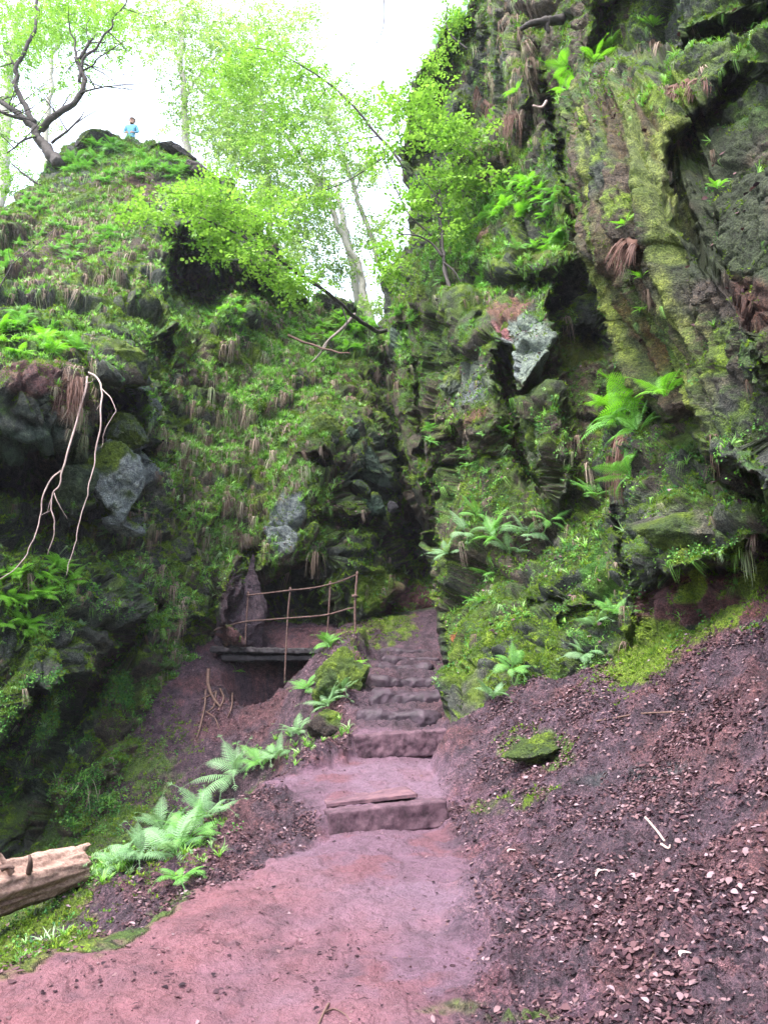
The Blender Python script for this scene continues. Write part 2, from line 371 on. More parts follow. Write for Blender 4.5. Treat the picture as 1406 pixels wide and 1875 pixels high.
pxL = np.concatenate([np.repeat(pxL[:1], nb, 0), pxL]); pyL = np.concatenate([np.repeat(pyL[:1], nb, 0), pyL])
ampL = np.ones(PL.shape[:2]); ampL *= 1-.45*blob(pxL, pyL, 470, 800, 110, 240, 20, .5); ampL *= sstep(-700, -100, pxL)*.7+.3; ampL *= 1-.6*blob(pxL, pyL, 200, 330, 330, 90, 0, .5)
mL = .15+.45*blob(pxL, pyL, 460, 780, 200, 330, 20)-.2*blob(pxL, pyL, 130, 850, 170, 110)+.2*blob(pxL, pyL, 600, 640, 150, 90)
dL = .15+.55*blob(pxL, pyL, 640, 930, 130, 200)+.2*blob(pxL, pyL, 90, 1280, 180, 300)-.3*blob(pxL, pyL, 450, 780, 150, 300)+.35*blob(pxL, pyL, 90, 850, 200, 70)-.3*blob(pxL, pyL, 720, 1100, 60, 90)  # moss darkened by region, hollow under the overhang included: shade put into colour
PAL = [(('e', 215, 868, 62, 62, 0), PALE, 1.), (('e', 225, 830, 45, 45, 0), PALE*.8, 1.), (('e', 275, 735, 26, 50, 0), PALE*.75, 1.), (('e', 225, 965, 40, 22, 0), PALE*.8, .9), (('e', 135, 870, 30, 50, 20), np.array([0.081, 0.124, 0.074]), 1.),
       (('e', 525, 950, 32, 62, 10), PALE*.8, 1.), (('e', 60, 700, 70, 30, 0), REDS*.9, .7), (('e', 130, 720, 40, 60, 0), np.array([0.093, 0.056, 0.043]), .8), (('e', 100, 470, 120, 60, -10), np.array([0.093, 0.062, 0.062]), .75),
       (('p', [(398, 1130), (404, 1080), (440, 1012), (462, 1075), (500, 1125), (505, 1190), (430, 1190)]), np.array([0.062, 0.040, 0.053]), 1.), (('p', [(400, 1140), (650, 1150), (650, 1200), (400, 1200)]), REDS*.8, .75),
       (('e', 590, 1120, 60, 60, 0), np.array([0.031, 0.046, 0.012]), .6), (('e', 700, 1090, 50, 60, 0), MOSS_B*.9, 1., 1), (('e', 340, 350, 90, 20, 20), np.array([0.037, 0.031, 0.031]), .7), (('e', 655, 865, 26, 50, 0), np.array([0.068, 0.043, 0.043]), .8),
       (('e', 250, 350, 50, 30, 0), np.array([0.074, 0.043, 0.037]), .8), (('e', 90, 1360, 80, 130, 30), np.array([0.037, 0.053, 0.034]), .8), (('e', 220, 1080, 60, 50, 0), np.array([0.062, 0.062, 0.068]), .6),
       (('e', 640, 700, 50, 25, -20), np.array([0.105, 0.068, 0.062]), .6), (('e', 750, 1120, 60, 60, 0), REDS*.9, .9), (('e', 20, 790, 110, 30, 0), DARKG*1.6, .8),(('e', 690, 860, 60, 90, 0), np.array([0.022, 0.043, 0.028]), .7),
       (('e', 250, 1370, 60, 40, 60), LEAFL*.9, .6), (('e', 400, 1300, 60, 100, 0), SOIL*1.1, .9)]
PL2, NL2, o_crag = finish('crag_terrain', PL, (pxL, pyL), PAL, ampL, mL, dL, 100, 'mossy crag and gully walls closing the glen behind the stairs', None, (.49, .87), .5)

# ---- the tall rock wall beside the stairs
EDGE = np.array([(-500, 900), (-200, 868), (-40, 838), (20, 845), (60, 812), (100, 790), (150, 768), (190, 752), (230, 738), (300, 735), (330, 745), (400, 757), (450, 748), (490, 712), (520, 700), (600, 692),
                 (650, 702), (720, 716), (800, 728), (880, 738), (950, 770), (1010, 790), (1100, 803), (1180, 808), (1250, 818), (1310, 828), (1400, 838), (1560, 850)], float)
CPR = [(870, -300, 18), (845, 0, 18), (800, 60, 18.3), (740, 210, 18.8), (735, 300, 18.6), (757, 400, 18.2), (745, 470, 17.8), (700, 560, 19), (700, 640, 18.6), (722, 800, 17.6), (745, 900, 17), (790, 1000, 15.8), (805, 1180, 12.6), (826, 1310, 10.1), (840, 1450, 9.3), (850, 1560, 8.8),
       (1100, -300, 11), (1400, -300, 8), (1950, -300, 5.5), (950, 60, 14), (1100, 60, 11.2), (1250, 60, 9.2), (1406, 60, 8.0), (1950, 60, 5.2), (850, 200, 16.5), (950, 200, 14.5), (1050, 200, 11.6), (1250, 200, 9), (1406, 200, 7.4),
       (850, 300, 16.3), (930, 300, 14.8), (1010, 300, 12.8), (1060, 300, 10.6), (1250, 300, 8.4), (1406, 300, 7.1), (1950, 300, 4.8), (850, 450, 15.3), (950, 450, 13.8), (1050, 450, 12.2), (1110, 450, 10), (1250, 450, 8.1), (1406, 450, 6.9),
       (800, 600, 15.6), (900, 600, 13.6), (1000, 600, 12.6), (1100, 600, 11.4), (1160, 600, 9.8), (1300, 600, 7.9), (1406, 600, 6.9), (1950, 600, 4.7), (800, 750, 15), (900, 750, 13), (1000, 750, 12), (1120, 750, 10.8), (1210, 750, 9), (1300, 750, 8), (1406, 750, 7.1),
       (820, 900, 14.2), (900, 900, 12.8), (1000, 900, 11.7), (1100, 900, 10.6), (1180, 900, 9), (1300, 900, 7.8), (1406, 900, 7), (1950, 900, 4.8), (850, 1000, 13), (950, 1000, 11.7), (1050, 1000, 10.5), (1130, 1000, 9.6), (1170, 1000, 8.6), (1300, 1000, 7.4), (1406, 1000, 6.8),
       (850, 1150, 11.3), (950, 1150, 10.4), (1060, 1150, 9.5), (1140, 1150, 8.8), (1300, 1150, 7.4), (1406, 1150, 6.9), (1950, 1150, 5.2), (940, 1300, 9.7), (1100, 1300, 9.2), (1406, 1300, 7.6), (1950, 1300, 6), (950, 1560, 9.5), (1406, 1560, 8), (1950, 1560, 6.5)]
fR = tps([(a, b) for a, b, _ in CPR], np.array([c for *_, c in CPR]), 1e-4)
vR = cols([(-300, -10, 30), (-10, 1300, 640), (1300, 1560, 20)])
sR = cols([(0, .57, 360), (.57, 1, 40)])
eX = np.interp(vR, EDGE[:, 0], EDGE[:, 1])+6*vnoise(np.stack([vR/28, vR*0, vR*0], -1), 13)*sstep(1200, 900, vR)+3*vnoise(np.stack([vR/8, vR*0, vR*0], -1), 14)
pxR = eX[:, None]+(1950-eX[:, None])*sR[None]; pyR = np.repeat(vR[:, None], len(sR), 1)
YR = fR(np.stack([pxR, pyR], -1))
FR = [('poly', [(1010, 190), (1060, 150), (1150, 105), (1250, 95), (1406, 40), (2100, -100), (2100, 990), (1406, 905), (1310, 860), (1250, 790), (1175, 735), (1122, 600), (1085, 500), (1055, 420), (1030, 300)], -1.15, 8),
      ('poly', [(1296, 190), (1340, 130), (1406, 135), (2100, 100), (2100, 800), (1406, 720), (1360, 560), (1290, 470), (1238, 420), (1212, 290), (1240, 235)], .55, 14), ('poly', [(1340, 600), (1406, 590), (2100, 600), (2100, 720), (1406, 715), (1350, 700)], -.3, 12),
      ('poly', [(1245, 90), (1260, 60), (1406, 10), (1406, 25), (1300, 85), (1262, 100)], .9, 8), ('poly', [(1230, -10), (1406, -60), (2100, -200), (2100, -30), (1406, 5), (1256, 70), (1240, 60)], -.7, 8),
      ('poly', [(1100, 0), (1230, -40), (1240, 60), (1150, 100), (1080, 120)], .7, 12), ('line', [(1005, 190), (1035, 320), (1060, 430), (1095, 530), (1125, 610), (1160, 700), (1200, 770)], 12, 1.2),
      ('poly', [(1120, 900), (1140, 840), (1205, 790), (1330, 800), (1406, 862), (2100, 920), (2100, 1150), (1406, 985), (1310, 1030), (1200, 1060), (1155, 1030), (1145, 980)], -.55, 12),
      ('line', [(1250, 780), (1310, 850), (1406, 905), (1700, 950)], 22, .4), ('line', [(1300, 1040), (1406, 985), (1600, 960)], 12, .35), ('line', [(1128, 860), (1138, 980), (1160, 1080), (1175, 1150)], 9, .5),
      ('poly', [(850, 20), (880, 60), (895, 200), (862, 222), (835, 175), (800, 230), (830, 300), (800, 330), (758, 300), (745, 230), (790, 120)], 1.3, 14), ('poly', [(890, 0), (960, 0), (975, 150), (960, 250), (935, 230), (900, 120)], -.6, 14), ('line', [(870, 0), (905, 120), (925, 180)], 12, .8),
      ('poly', [(905, 622), (935, 640), (960, 740), (1000, 850), (1002, 912), (960, 890), (930, 800), (905, 700)], .9, 8), ('poly', [(885, 610), (905, 575), (940, 545), (1010, 520), (1010, 640), (985, 690), (940, 742), (915, 680)], -.7, 8),
      ('line', [(905, 605), (925, 660), (945, 735)], 4, .3), ('poly', [(790, 560), (860, 540), (905, 640), (935, 760), (900, 800), (815, 790), (790, 900), (760, 780), (765, 640)], -.55, 12), ('line', [(738, 600), (756, 700), (770, 800), (778, 920), (800, 1000)], 9, .9),
      ('poly', [(700, 600), (738, 590), (752, 700), (765, 860), (775, 960), (740, 900), (715, 740)], -.3, 8), ('line', [(815, 850), (870, 838), (930, 842)], 5, .4), ('poly', [(1030, 600), (1110, 600), (1140, 720), (1100, 800), (1030, 760)], .6, 16), ('poly', [(940, 745), (1000, 700), (1040, 740), (1050, 860), (1010, 920), (985, 860)], -.5, 10),
      ('ell', 985, 480, 70, 22, -10, -.6), ('poly', [(1040, 480), (1090, 540), (1130, 640), (1080, 640), (1020, 560)], .5, 14), ('line', [(800, 900), (805, 1000), (815, 1100)], 8, .6), ('ell', 870, 300, 60, 30, -20, -.5), ('ell', 1060, 1130, 50, 18, -20, .35), ('line', [(960, 1110), (1030, 1090)], 7, .25),
      ('line', [(1210, 1050), (1180, 1130), (1140, 1230)], 10, .25), ('poly', [(1020, 720), (1130, 700), (1130, 760), (1040, 770)], -.25, 10)]
YR = apply_feats(YR, pxR, pyR, FR)
PR = at(pxR, pyR, YR)
e0 = PR[:, :1]
lo = sstep(750, 1150, vR)[:, None, None]       # low down the wall runs on beside the stairs instead of turning away
bk = [e0+np.array([.12, .4, 0]), e0+np.array([.3, 1.2, .0]), e0+np.array([.6, 3., -.2]), e0+np.array([1.5, 6, -.5]), e0+np.array([3, 12, -1]), e0+np.array([4, 30, -2])]
side = [e0+np.array([.05, .45, 0]), e0+np.array([.15, 1.5, .0]), e0+np.array([.3, 3., 0]), e0+np.array([.6, 6, -.5]), e0+np.array([2, 12, -1]), e0+np.array([4, 30, -2])]
bk = [a*(1-lo)+b*lo for a, b in zip(bk, side)][::-1]
dn = []
for a, b in zip(bk[:-1], bk[1:]): dn += [a*(1-t)+b*t for t in (0, .25, .5, .75)]
dn += [bk[-1], bk[-1]*.5+e0*.5]
PR = np.concatenate(dn+[PR], 1); nbR = len(dn)
pxR = np.concatenate([np.repeat(pxR[:, :1], nbR, 1), pxR], 1); pyR = np.concatenate([np.repeat(pyR[:, :1], nbR, 1), pyR], 1)
ac = pxR*.96-pyR*.284; al = pxR*.284+pyR*.96
inb = sstep(-10, 30, sdf_poly(pxR, pyR, FR[0][1]))*sstep(1330, 1250, pxR)*sstep(100, 200, pyR)
flute = .10*fbm(np.stack([ac/26, al/260, ac*0], -1), 4, 201)+.05*np.abs(fbm(np.stack([ac/9, al/120, ac*0+4], -1), 3, 202))
pit = sstep(900, 1100, pxR)*.06*np.abs(fbm(PR*5.5, 4, 204))
ampR = np.ones(PR.shape[:2])*.8; ampR *= 1-.72*inb; ampR *= 1-.55*sstep(1150, 1300, pxR)*sstep(150, 300, pyR)*sstep(900, 700, pyR)
ampR *= 1-.6*sstep(835, 790, pxR)*sstep(1050, 1150, pyR)
ex = (flute*inb*2.6+pit)/np.maximum(ampR, .2)
mR = .30+.1*inb-.30*blob(pxR, pyR, 1370, 420, 200, 240)+.2*blob(pxR, pyR, 900, 480, 120, 180)
dR = .15+.75*blob(pxR, pyR, 1400, 380, 190, 240)+.25*blob(pxR, pyR, 1370, 750, 140, 180)+.5*blob(pxR, pyR, 960, 780, 90, 180)+.35*blob(pxR, pyR, 1080, 620, 60, 140)-.3*blob(pxR, pyR, 1250, 250, 80, 120)+.15*blob(pxR, pyR, 900, 1150, 130, 150)+.3*blob(pxR, pyR, 1000, 1050, 180, 130)+.3*blob(pxR, pyR, 820, 150, 110, 200)  # moss darkened mostly in recesses and cracks, their shade put into the colour
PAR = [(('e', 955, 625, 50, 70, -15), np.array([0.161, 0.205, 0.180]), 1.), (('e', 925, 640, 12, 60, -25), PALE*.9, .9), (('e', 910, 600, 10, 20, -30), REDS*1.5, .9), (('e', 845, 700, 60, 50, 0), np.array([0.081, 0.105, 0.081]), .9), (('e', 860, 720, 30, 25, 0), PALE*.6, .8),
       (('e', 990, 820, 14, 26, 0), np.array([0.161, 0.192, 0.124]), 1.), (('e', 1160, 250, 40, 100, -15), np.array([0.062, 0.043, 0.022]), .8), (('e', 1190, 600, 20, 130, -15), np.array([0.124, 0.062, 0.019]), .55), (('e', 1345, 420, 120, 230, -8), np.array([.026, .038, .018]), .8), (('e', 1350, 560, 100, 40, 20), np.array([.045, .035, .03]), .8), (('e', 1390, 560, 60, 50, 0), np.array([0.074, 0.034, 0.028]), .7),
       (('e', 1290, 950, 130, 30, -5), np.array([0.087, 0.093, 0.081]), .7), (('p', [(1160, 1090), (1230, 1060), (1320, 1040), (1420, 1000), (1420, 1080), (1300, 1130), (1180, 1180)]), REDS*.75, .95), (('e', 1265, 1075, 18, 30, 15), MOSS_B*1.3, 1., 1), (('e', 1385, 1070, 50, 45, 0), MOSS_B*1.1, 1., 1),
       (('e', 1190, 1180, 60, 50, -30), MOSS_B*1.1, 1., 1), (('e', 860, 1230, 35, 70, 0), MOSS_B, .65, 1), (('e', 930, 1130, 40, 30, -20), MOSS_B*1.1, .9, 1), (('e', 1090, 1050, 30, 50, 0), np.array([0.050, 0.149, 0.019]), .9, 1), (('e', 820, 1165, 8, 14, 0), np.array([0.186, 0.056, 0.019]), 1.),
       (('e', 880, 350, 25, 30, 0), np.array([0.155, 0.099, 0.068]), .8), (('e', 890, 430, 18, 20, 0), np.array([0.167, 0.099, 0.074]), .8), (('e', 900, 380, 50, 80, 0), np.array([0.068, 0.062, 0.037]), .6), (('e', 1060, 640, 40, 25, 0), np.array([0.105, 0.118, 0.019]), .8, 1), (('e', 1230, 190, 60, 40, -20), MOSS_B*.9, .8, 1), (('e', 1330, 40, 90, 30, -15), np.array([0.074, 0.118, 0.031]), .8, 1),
       (('l', [(1150, 180), (1180, 300), (1225, 420), (1240, 470)], 14), np.array([0.112, 0.149, 0.037]), 1., .8), (('e', 1000, 460, 60, 18, -15), np.array([0.081, 0.105, 0.019]), .9, 1), (('e', 800, 250, 50, 60, 0), np.array([0.019, 0.022, 0.022]), .8), (('e', 875, 120, 16, 90, 0), np.array([0.019, 0.025, 0.022]), .8),  # near-black ovals put the top overhang's shade into the rock colour
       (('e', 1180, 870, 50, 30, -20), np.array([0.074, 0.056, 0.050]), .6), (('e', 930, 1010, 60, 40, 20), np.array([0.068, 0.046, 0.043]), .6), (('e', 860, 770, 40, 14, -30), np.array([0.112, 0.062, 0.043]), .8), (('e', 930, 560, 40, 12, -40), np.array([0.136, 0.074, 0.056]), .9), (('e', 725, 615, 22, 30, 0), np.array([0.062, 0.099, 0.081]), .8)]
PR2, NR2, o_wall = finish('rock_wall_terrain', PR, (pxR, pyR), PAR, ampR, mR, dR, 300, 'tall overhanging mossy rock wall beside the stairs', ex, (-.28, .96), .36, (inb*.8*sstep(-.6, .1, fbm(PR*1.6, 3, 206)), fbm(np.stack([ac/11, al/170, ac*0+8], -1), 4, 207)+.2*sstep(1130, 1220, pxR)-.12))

# ---- ground: leaf littered banks, the trodden path, the ravine beside it
GP = []
for a in [(270, 1600, 6.4), (370, 1500, 7.6), (480, 1440, 8.7), (560, 1380, 9.8), (640, 1330, 10.6), (60, 1750, 5.3), (150, 1700, 5.9), (0, 1780, 4.9), (0, 1720, 6.2), (100, 1650, 6.8), (350, 1400, 12.8), (420, 1300, 13.8), (380, 1240, 14.7), (300, 1460, 12.6), (250, 1400, 13.2), (480, 1350, 13), (500, 1280, 14),
          (540, 1240, 14.2), (450, 1176, 16), (560, 1172, 16), (640, 1164, 14.4), (615, 1185, 13.4), (645, 1240, 12), (645, 1290, 11.2), (640, 1170, 15.6), (700, 1178, 15.2), (790, 1175, 15.4), (740, 1130, 17), (600, 1150, 17.5),
          (860, 1600, 6.2), (880, 1450, 7.8), (830, 1340, 9.6), (1000, 1350, 7.9), (940, 1270, 9.6), (1140, 1225, 8.5), (1300, 1130, 7.6), (1406, 1070, 7.2), (1200, 1400, 5.9), (1406, 1290, 5.3), (1406, 1500, 4.2), (1200, 1600, 4.6), (1000, 1600, 5.2), (1406, 1800, 3.2), (1100, 1800, 3.7), (900, 1800, 4.0), (900, 1870, 3.6), (1000, 1480, 6.3),
          (500, 1800, 4.25), (450, 1870, 3.8), (700, 1650, 5.6), (300, 1750, 4.9), (150, 1860, 4.1), (600, 1560, 7.1), (820, 1520, 7.3), (560, 1440, 8.4), (760, 1430, 8.6)]: GP.append(pw(*a))
GP += [(-3.2, 8, -.9), (-2.6, 9.6, -1.0), (-3.6, 11, -.9), (-2.2, 11.2, -.7), (-6, 9, -1.2), (-6, 5, -.9), (-4.5, 2.5, -.7), (-3.2, 0, -.4), (0, 0, 0), (-1.4, 1.5, 0), (1.6, 0, .4), (3.2, 0, 1.3), (4.2, 3, 2.2), (6, 2, 3.5), (5, 5.5, 3.4), (6.5, 7, 4.4), (8, 4, 5),
       (-3, -6, -.4), (0, -6, -.2), (3, -6, 1), (-1.6, 14.9, 1.6), (-2.4, 15, 1.5), (-8, 14, -.5), (-8, 0, -1.2), (5, 11, 3), (3.6, 14, 3.), (-1.3, 10.4, .1), (-1.9, 9.2, -.3), (-4.9, 12.2, -.4), (1.25, 11, 1.45), (1.6, 11.2, 1.5), (1.35, 12.5, 1.9), (1.9, 12.8, 2.0), (1.5, 14, 2.3), (2.2, 14, 2.5), (1.15, 10.3, 1.3)]
GP = np.array(GP); fG = tps(GP[:, :2], GP[:, 2], 2e-4)
PY = [-3, 0, 3.8, 7.40, 7.47, 9.92, 9.99, 10.9, 10.95, 11.7, 11.76, 12.5, 12.56, 13.3, 13.36, 14.1, 14.16, 14.9, 14.95, 17]
PZ = [0, 0, .255, .49, .655, .98, 1.21, 1.36, 1.54, 1.62, 1.80, 1.87, 2.05, 2.10, 2.27, 2.31, 2.46, 2.50, 2.66, 2.78]
PLx = ([0, 3.5, 4.4, 5.2, 6, 6.9, 7.4, 7.9, 8.7, 9.5, 9.9, 12.5, 14.8, 17], [-3.2, -2.35, -1.95, -1.55, -1.1, -.78, -.56, -.9, -1.3, -.7, -.42, -.42, -.38, -1.4])
PRx = ([0, 3.5, 4.4, 6, 7.0, 7.4, 8.5, 9.3, 9.9, 12.5, 14.8, 17], [.2, .32, .48, .62, .66, .60, .55, .72, .78, .95, 1.1, 1.2])
def ground_z(x, y, parts=False):
    base = fG(np.stack([x, y], -1))
    xl = np.interp(y, *PLx); xr = np.interp(y, *PRx)
    wv = .13*fbm(np.stack([x*1.6, y*1.6, x*0], -1), 5, 91, .6)
    m = sstep(-.12, .16, x-xl+wv)*sstep(-.12, .16, xr-x+wv)*sstep(15.6, 15.0, y)
    yy = y-.22*np.clip(x+.45, 0, 1.3)*sstep(6.5, 7.2, y)
    z = base*(1-m)+np.interp(yy, PY, PZ)*m
    # the soil under the platform is washed out
    z = z-1.3*blob(x, y, -1.75, 15.15, 1.1, .62, 0, .25)
    far = sstep(0, 6, np.maximum(np.abs(x)-8, np.maximum(y-18, -8-y)))
    z = z*(1-far)+(-1.5)*far
    rise = sstep(-4, -13, y-.25*x)+.5*sstep(-14, -24, x)*sstep(30, 20, y); z = z+8*np.clip(rise, 0, 1)  # unseen rise behind the camera and far to one side, added to block low light
    return (z, m) if parts else z
gy = cols([(-120, -10, 12), (-10, 2.4, 24), (2.4, 2.5, 2)]); gy = np.concatenate([gy[:-1], np.geomspace(2.5, 17.5, 860), cols([(18, 40, 12), (40, 160, 8)])])
ga = cols([(-40, -3, 12), (-3, -.62, 40), (-.62, .60, 620), (.60, 3, 40), (3, 40, 12)])
gY, gA = np.meshgrid(gy, ga, indexing='ij'); gX = gA*np.maximum(gY, 2.4); gX = np.sign(gX)*np.where(np.abs(gX) > 60, 60+90*(1-np.exp(-(np.abs(gX)-60)/90)), np.abs(gX))
gZ, gM = ground_z(gX, gY, True)
nearm = sstep(17.8, 17, gY)*sstep(2.0, 2.5, gY)*sstep(.7, .6, np.abs(gA))
G3 = np.stack([gX, gY, gZ], -1)
rough_ = .02+.10*(1-gM)
# low ledges of bedded rock and lumps in the littered bank
bank = sstep(.7, 1.5, gX-np.interp(gY, *PRx)+.4)*(1-gM)
led = fbm(np.stack([(gX*.25+gY*.1)*1.2, gY*1.1+gX*.35, gX*0], -1), 3, 93)
dz = rough_*.55*fbm(G3*2.2, 4, 94)+(.012+.035*(1-gM))*fbm(G3*9, 3, 95)+(.0035+.012*(1-gM))*fbm(G3*34, 3, 96)
dz = dz+.10*bank*(sstep(-.1, .02, led)-.5)+.025*gM*fbm(G3*np.array([1.3, 1.3, 1]), 2, 97)
dz = dz-.012*gM*sstep(.25, .6, fbm(G3*5+3, 3, 98))-.010*gM*sstep(.2, .7, fbm(G3*np.array([3.5, 9, 1])+30, 3, 198))+(1-gM)*.02*np.abs(fbm(G3*19, 3, 199))
stair = gM*sstep(10.2, 10.9, gY)
dz = dz+stair*(.10*fbm(G3*np.array([2.2, 4, 0]), 4, 99)+.02*fbm(G3*16, 3, 92))
G3[..., 2] += dz*nearm
NG = grid_normals(G3); NG = NG*np.sign(NG[..., 2:3])
gpx, gpy = project(G3)
n1 = fbm(G3*1.4, 4, 101); n2 = fbm(G3*6, 4, 102); n3 = fbm(G3*2.6+8, 3, 103)
albG = SOIL*(1+.35*n2[..., None])
albG = albG*(1-(sstep(.0, .5, n1+n2*.4)*.6)[..., None])+REDS*.95*(sstep(.0, .5, n1+n2*.4)*.6)[..., None]
pw_ = PATHC*(1+.12*n2[..., None])*(1+.10*n1[..., None])
redp = (sstep(.1, .7, n3+.3*n2)*.6)[..., None]; pw_ = pw_*(1-redp)+np.array([.115, .042, .05])*redp
pale = (sstep(.0, .6, fbm(G3*1.1+30, 3, 104))*.6)[..., None]; pw_ = pw_*(1-pale)+np.array([.14, .088, .125])*pale
gMw = np.maximum(gM, .8*sstep(.95, -.1, gX-np.interp(gY, *PRx)+.35*n3)*sstep(-.2, .2, gX-np.interp(gY, *PLx))*sstep(9.5, 8.5, gY))
pm = sstep(.15, .95, gMw+.3*n2+.15*n1)[..., None]*(1-.75*stair[..., None]); warm = (sstep(.4, -1.2, gX+.5*n1)*sstep(7, 5.5, gY)*.75)[..., None]; pw_ = pw_*(1-warm)+np.array([.14, .056, .064])*(1+.2*n2[..., None])*warm; albG = albG*(1-pm)+pw_*pm
albG = albG*(1-stair[..., None]*.6)+np.array([.06, .04, .055])*stair[..., None]*.6*(1+.3*n2[..., None])
mossG = np.zeros(gX.shape)
def gp(w, col, mo):
    global albG, mossG
    w = sstep(.3, .75, w*.8+.32*n2+.3*n1+.25*n3)*sstep(.02, .3, w); albG = albG*(1-w[..., None])+np.asarray(col)*w[..., None]; mossG = mossG*(1-w)+mo*w
ravine = (1-gM)*sstep(.25, .9, np.interp(gY, *PLx)-gX-.75)*sstep(12.2, 11.2, gY+gX*.3)
gp(ravine*.9, MOSS_D*1.6, 1); gp(blob(gX, gY, -2.25, 5.4, .45, 1.1, 25)*.9, MOSS_B*.8, .8)
gp(blob(gpx, gpy, 240, 1420, 110, 110, 0)*.85, MOSS_D*1.8, 1)
BAND = [(1130, 1262), (1230, 1190), (1320, 1150), (1440, 1135), (1800, 1100), (1800, 850), (1406, 960), (1150, 1060)]
bd = sstep(-16, 16, sdf_poly(gpx, gpy, BAND))*(gX > 1)*(gY < 12)
gp(bd, REDS*.8, 0); gp(bd*sstep(-.35, .15, n1+.5*n3)*.95, MOSS_B*1.05, 1); gp(blob(gpx, gpy, 1170, 1200, 70, 45, -30)*(gX > 1)*.9, MOSS_B, 1); gp(blob(gpx, gpy, 980, 1370, 70, 40)*.75, MOSS_D*2, 1); gp(blob(gpx, gpy, 940, 1470, 90, 22, -12)*.7, MOSS_B*.6, 1); gp(blob(gpx, gpy, 860, 1850, 160, 20, 5)*.4, MOSS_D*1.5, 1)
gp(blob(gpx, gpy, 250, 1700, 130, 16, -32)*.5, MOSS_D*1.5, .6)
gp(blob(gpx, gpy, 700, 1150, 60, 40)*.8, MOSS_B*.8, 1); gp(blob(gpx, gpy, 1150, 1420, 130, 18, -8)*.8, [.05, .05, .06], 0)
far_ = sstep(17.5, 18, gY)[..., None]; albG = albG*(1-far_)+MOSS_D*far_
n_, m_ = gX.shape
o_ground = link('ground', mesh_np('ground', G3.reshape(-1, 3), [grid_faces(n_, m_)[:, ::-1]], {'albedo': albG.reshape(-1, 3), 'moss': mossG.ravel(), 'trodden': (gM*(1-stair)*sstep(.5, .2, mossG)).ravel()}), M_terrain)
tag(o_ground, 'reddish earth path between leaf littered banks, with the ravine beside it', None, None, 'structure')

# ---- picture-space index of what each sheet shows, for putting plants on the surface
SURF = [(PL2[nb:], NL2[nb:]), (PR2[:, nbR:], NR2[:, nbR:]), (G3[40:-20], NG[40:-20])]
AP = np.concatenate([a.reshape(-1, 3) for a, _ in SURF]); AN = np.concatenate([b.reshape(-1, 3) for _, b in SURF])
AS = np.concatenate([np.full(a.shape[0]*a.shape[1], k) for k, (a, _) in enumerate(SURF)])
ax_, ay_ = project(AP); CELL = 5
ok = (ax_ > -100) & (ax_ < 1500+400*(AS == 2)) & (ay_ > -100) & (ay_ < 1975) & (AP[:, 1] > 2.4)
idx = np.nonzero(ok)[0]; key = ((ax_[idx]+100)//CELL).astype(int)*1000+((ay_[idx]+100)//CELL).astype(int)
o_ = np.lexsort((AP[idx, 1], key)); ks = key[o_]; first = np.concatenate([[True], ks[1:] != ks[:-1]])
ZB = dict(zip(ks[first].tolist(), idx[o_[first]].tolist()))
def hit(px, py):
    """the surface point seen at that place of the photograph, and its normal"""
    for r in range(0, 12):
        for dx in range(-r, r+1):
            for dy in ((-r, r) if abs(dx) < r else range(-r, r+1)):
                k = (int((px+100)//CELL)+dx)*1000+int((py+100)//CELL)+dy
                if k in ZB: i = ZB[k]; return AP[i].copy(), AN[i].copy()
    raise ValueError((px, py))
vis = np.array(sorted(ZB.values()))
# ------------------------------------------------------------------ built things
import bmesh
def box_np(size, cuts=(20, 8, 6)):
    """box surface split into a grid: V, F (shared corners)"""
    nx, ny, nz = cuts; ids = {}; V = []; F = []
    def v(i, j, k):
        if (i, j, k) not in ids: ids[(i, j, k)] = len(V); V.append(((i/nx-.5)*size[0], (j/ny-.5)*size[1], (k/nz-.5)*size[2]))
        return ids[(i, j, k)]
    for i in range(nx):
        for j in range(ny):
            F.append([v(i, j, nz), v(i+1, j, nz), v(i+1, j+1, nz), v(i, j+1, nz)]); F.append([v(i, j, 0), v(i, j+1, 0), v(i+1, j+1, 0), v(i+1, j, 0)])
        for k in range(nz):
            F.append([v(i, 0, k), v(i+1, 0, k), v(i+1, 0, k+1), v(i, 0, k+1)]); F.append([v(i, ny, k), v(i, ny, k+1), v(i+1, ny, k+1), v(i+1, ny, k)])
    for j in range(ny):
        for k in range(nz):
            F.append([v(0, j, k), v(0, j, k+1), v(0, j+1, k+1), v(0, j+1, k)]); F.append([v(nx, j, k), v(nx, j+1, k), v(nx, j+1, k+1), v(nx, j, k+1)])
    return np.array(V, float), np.array(F)
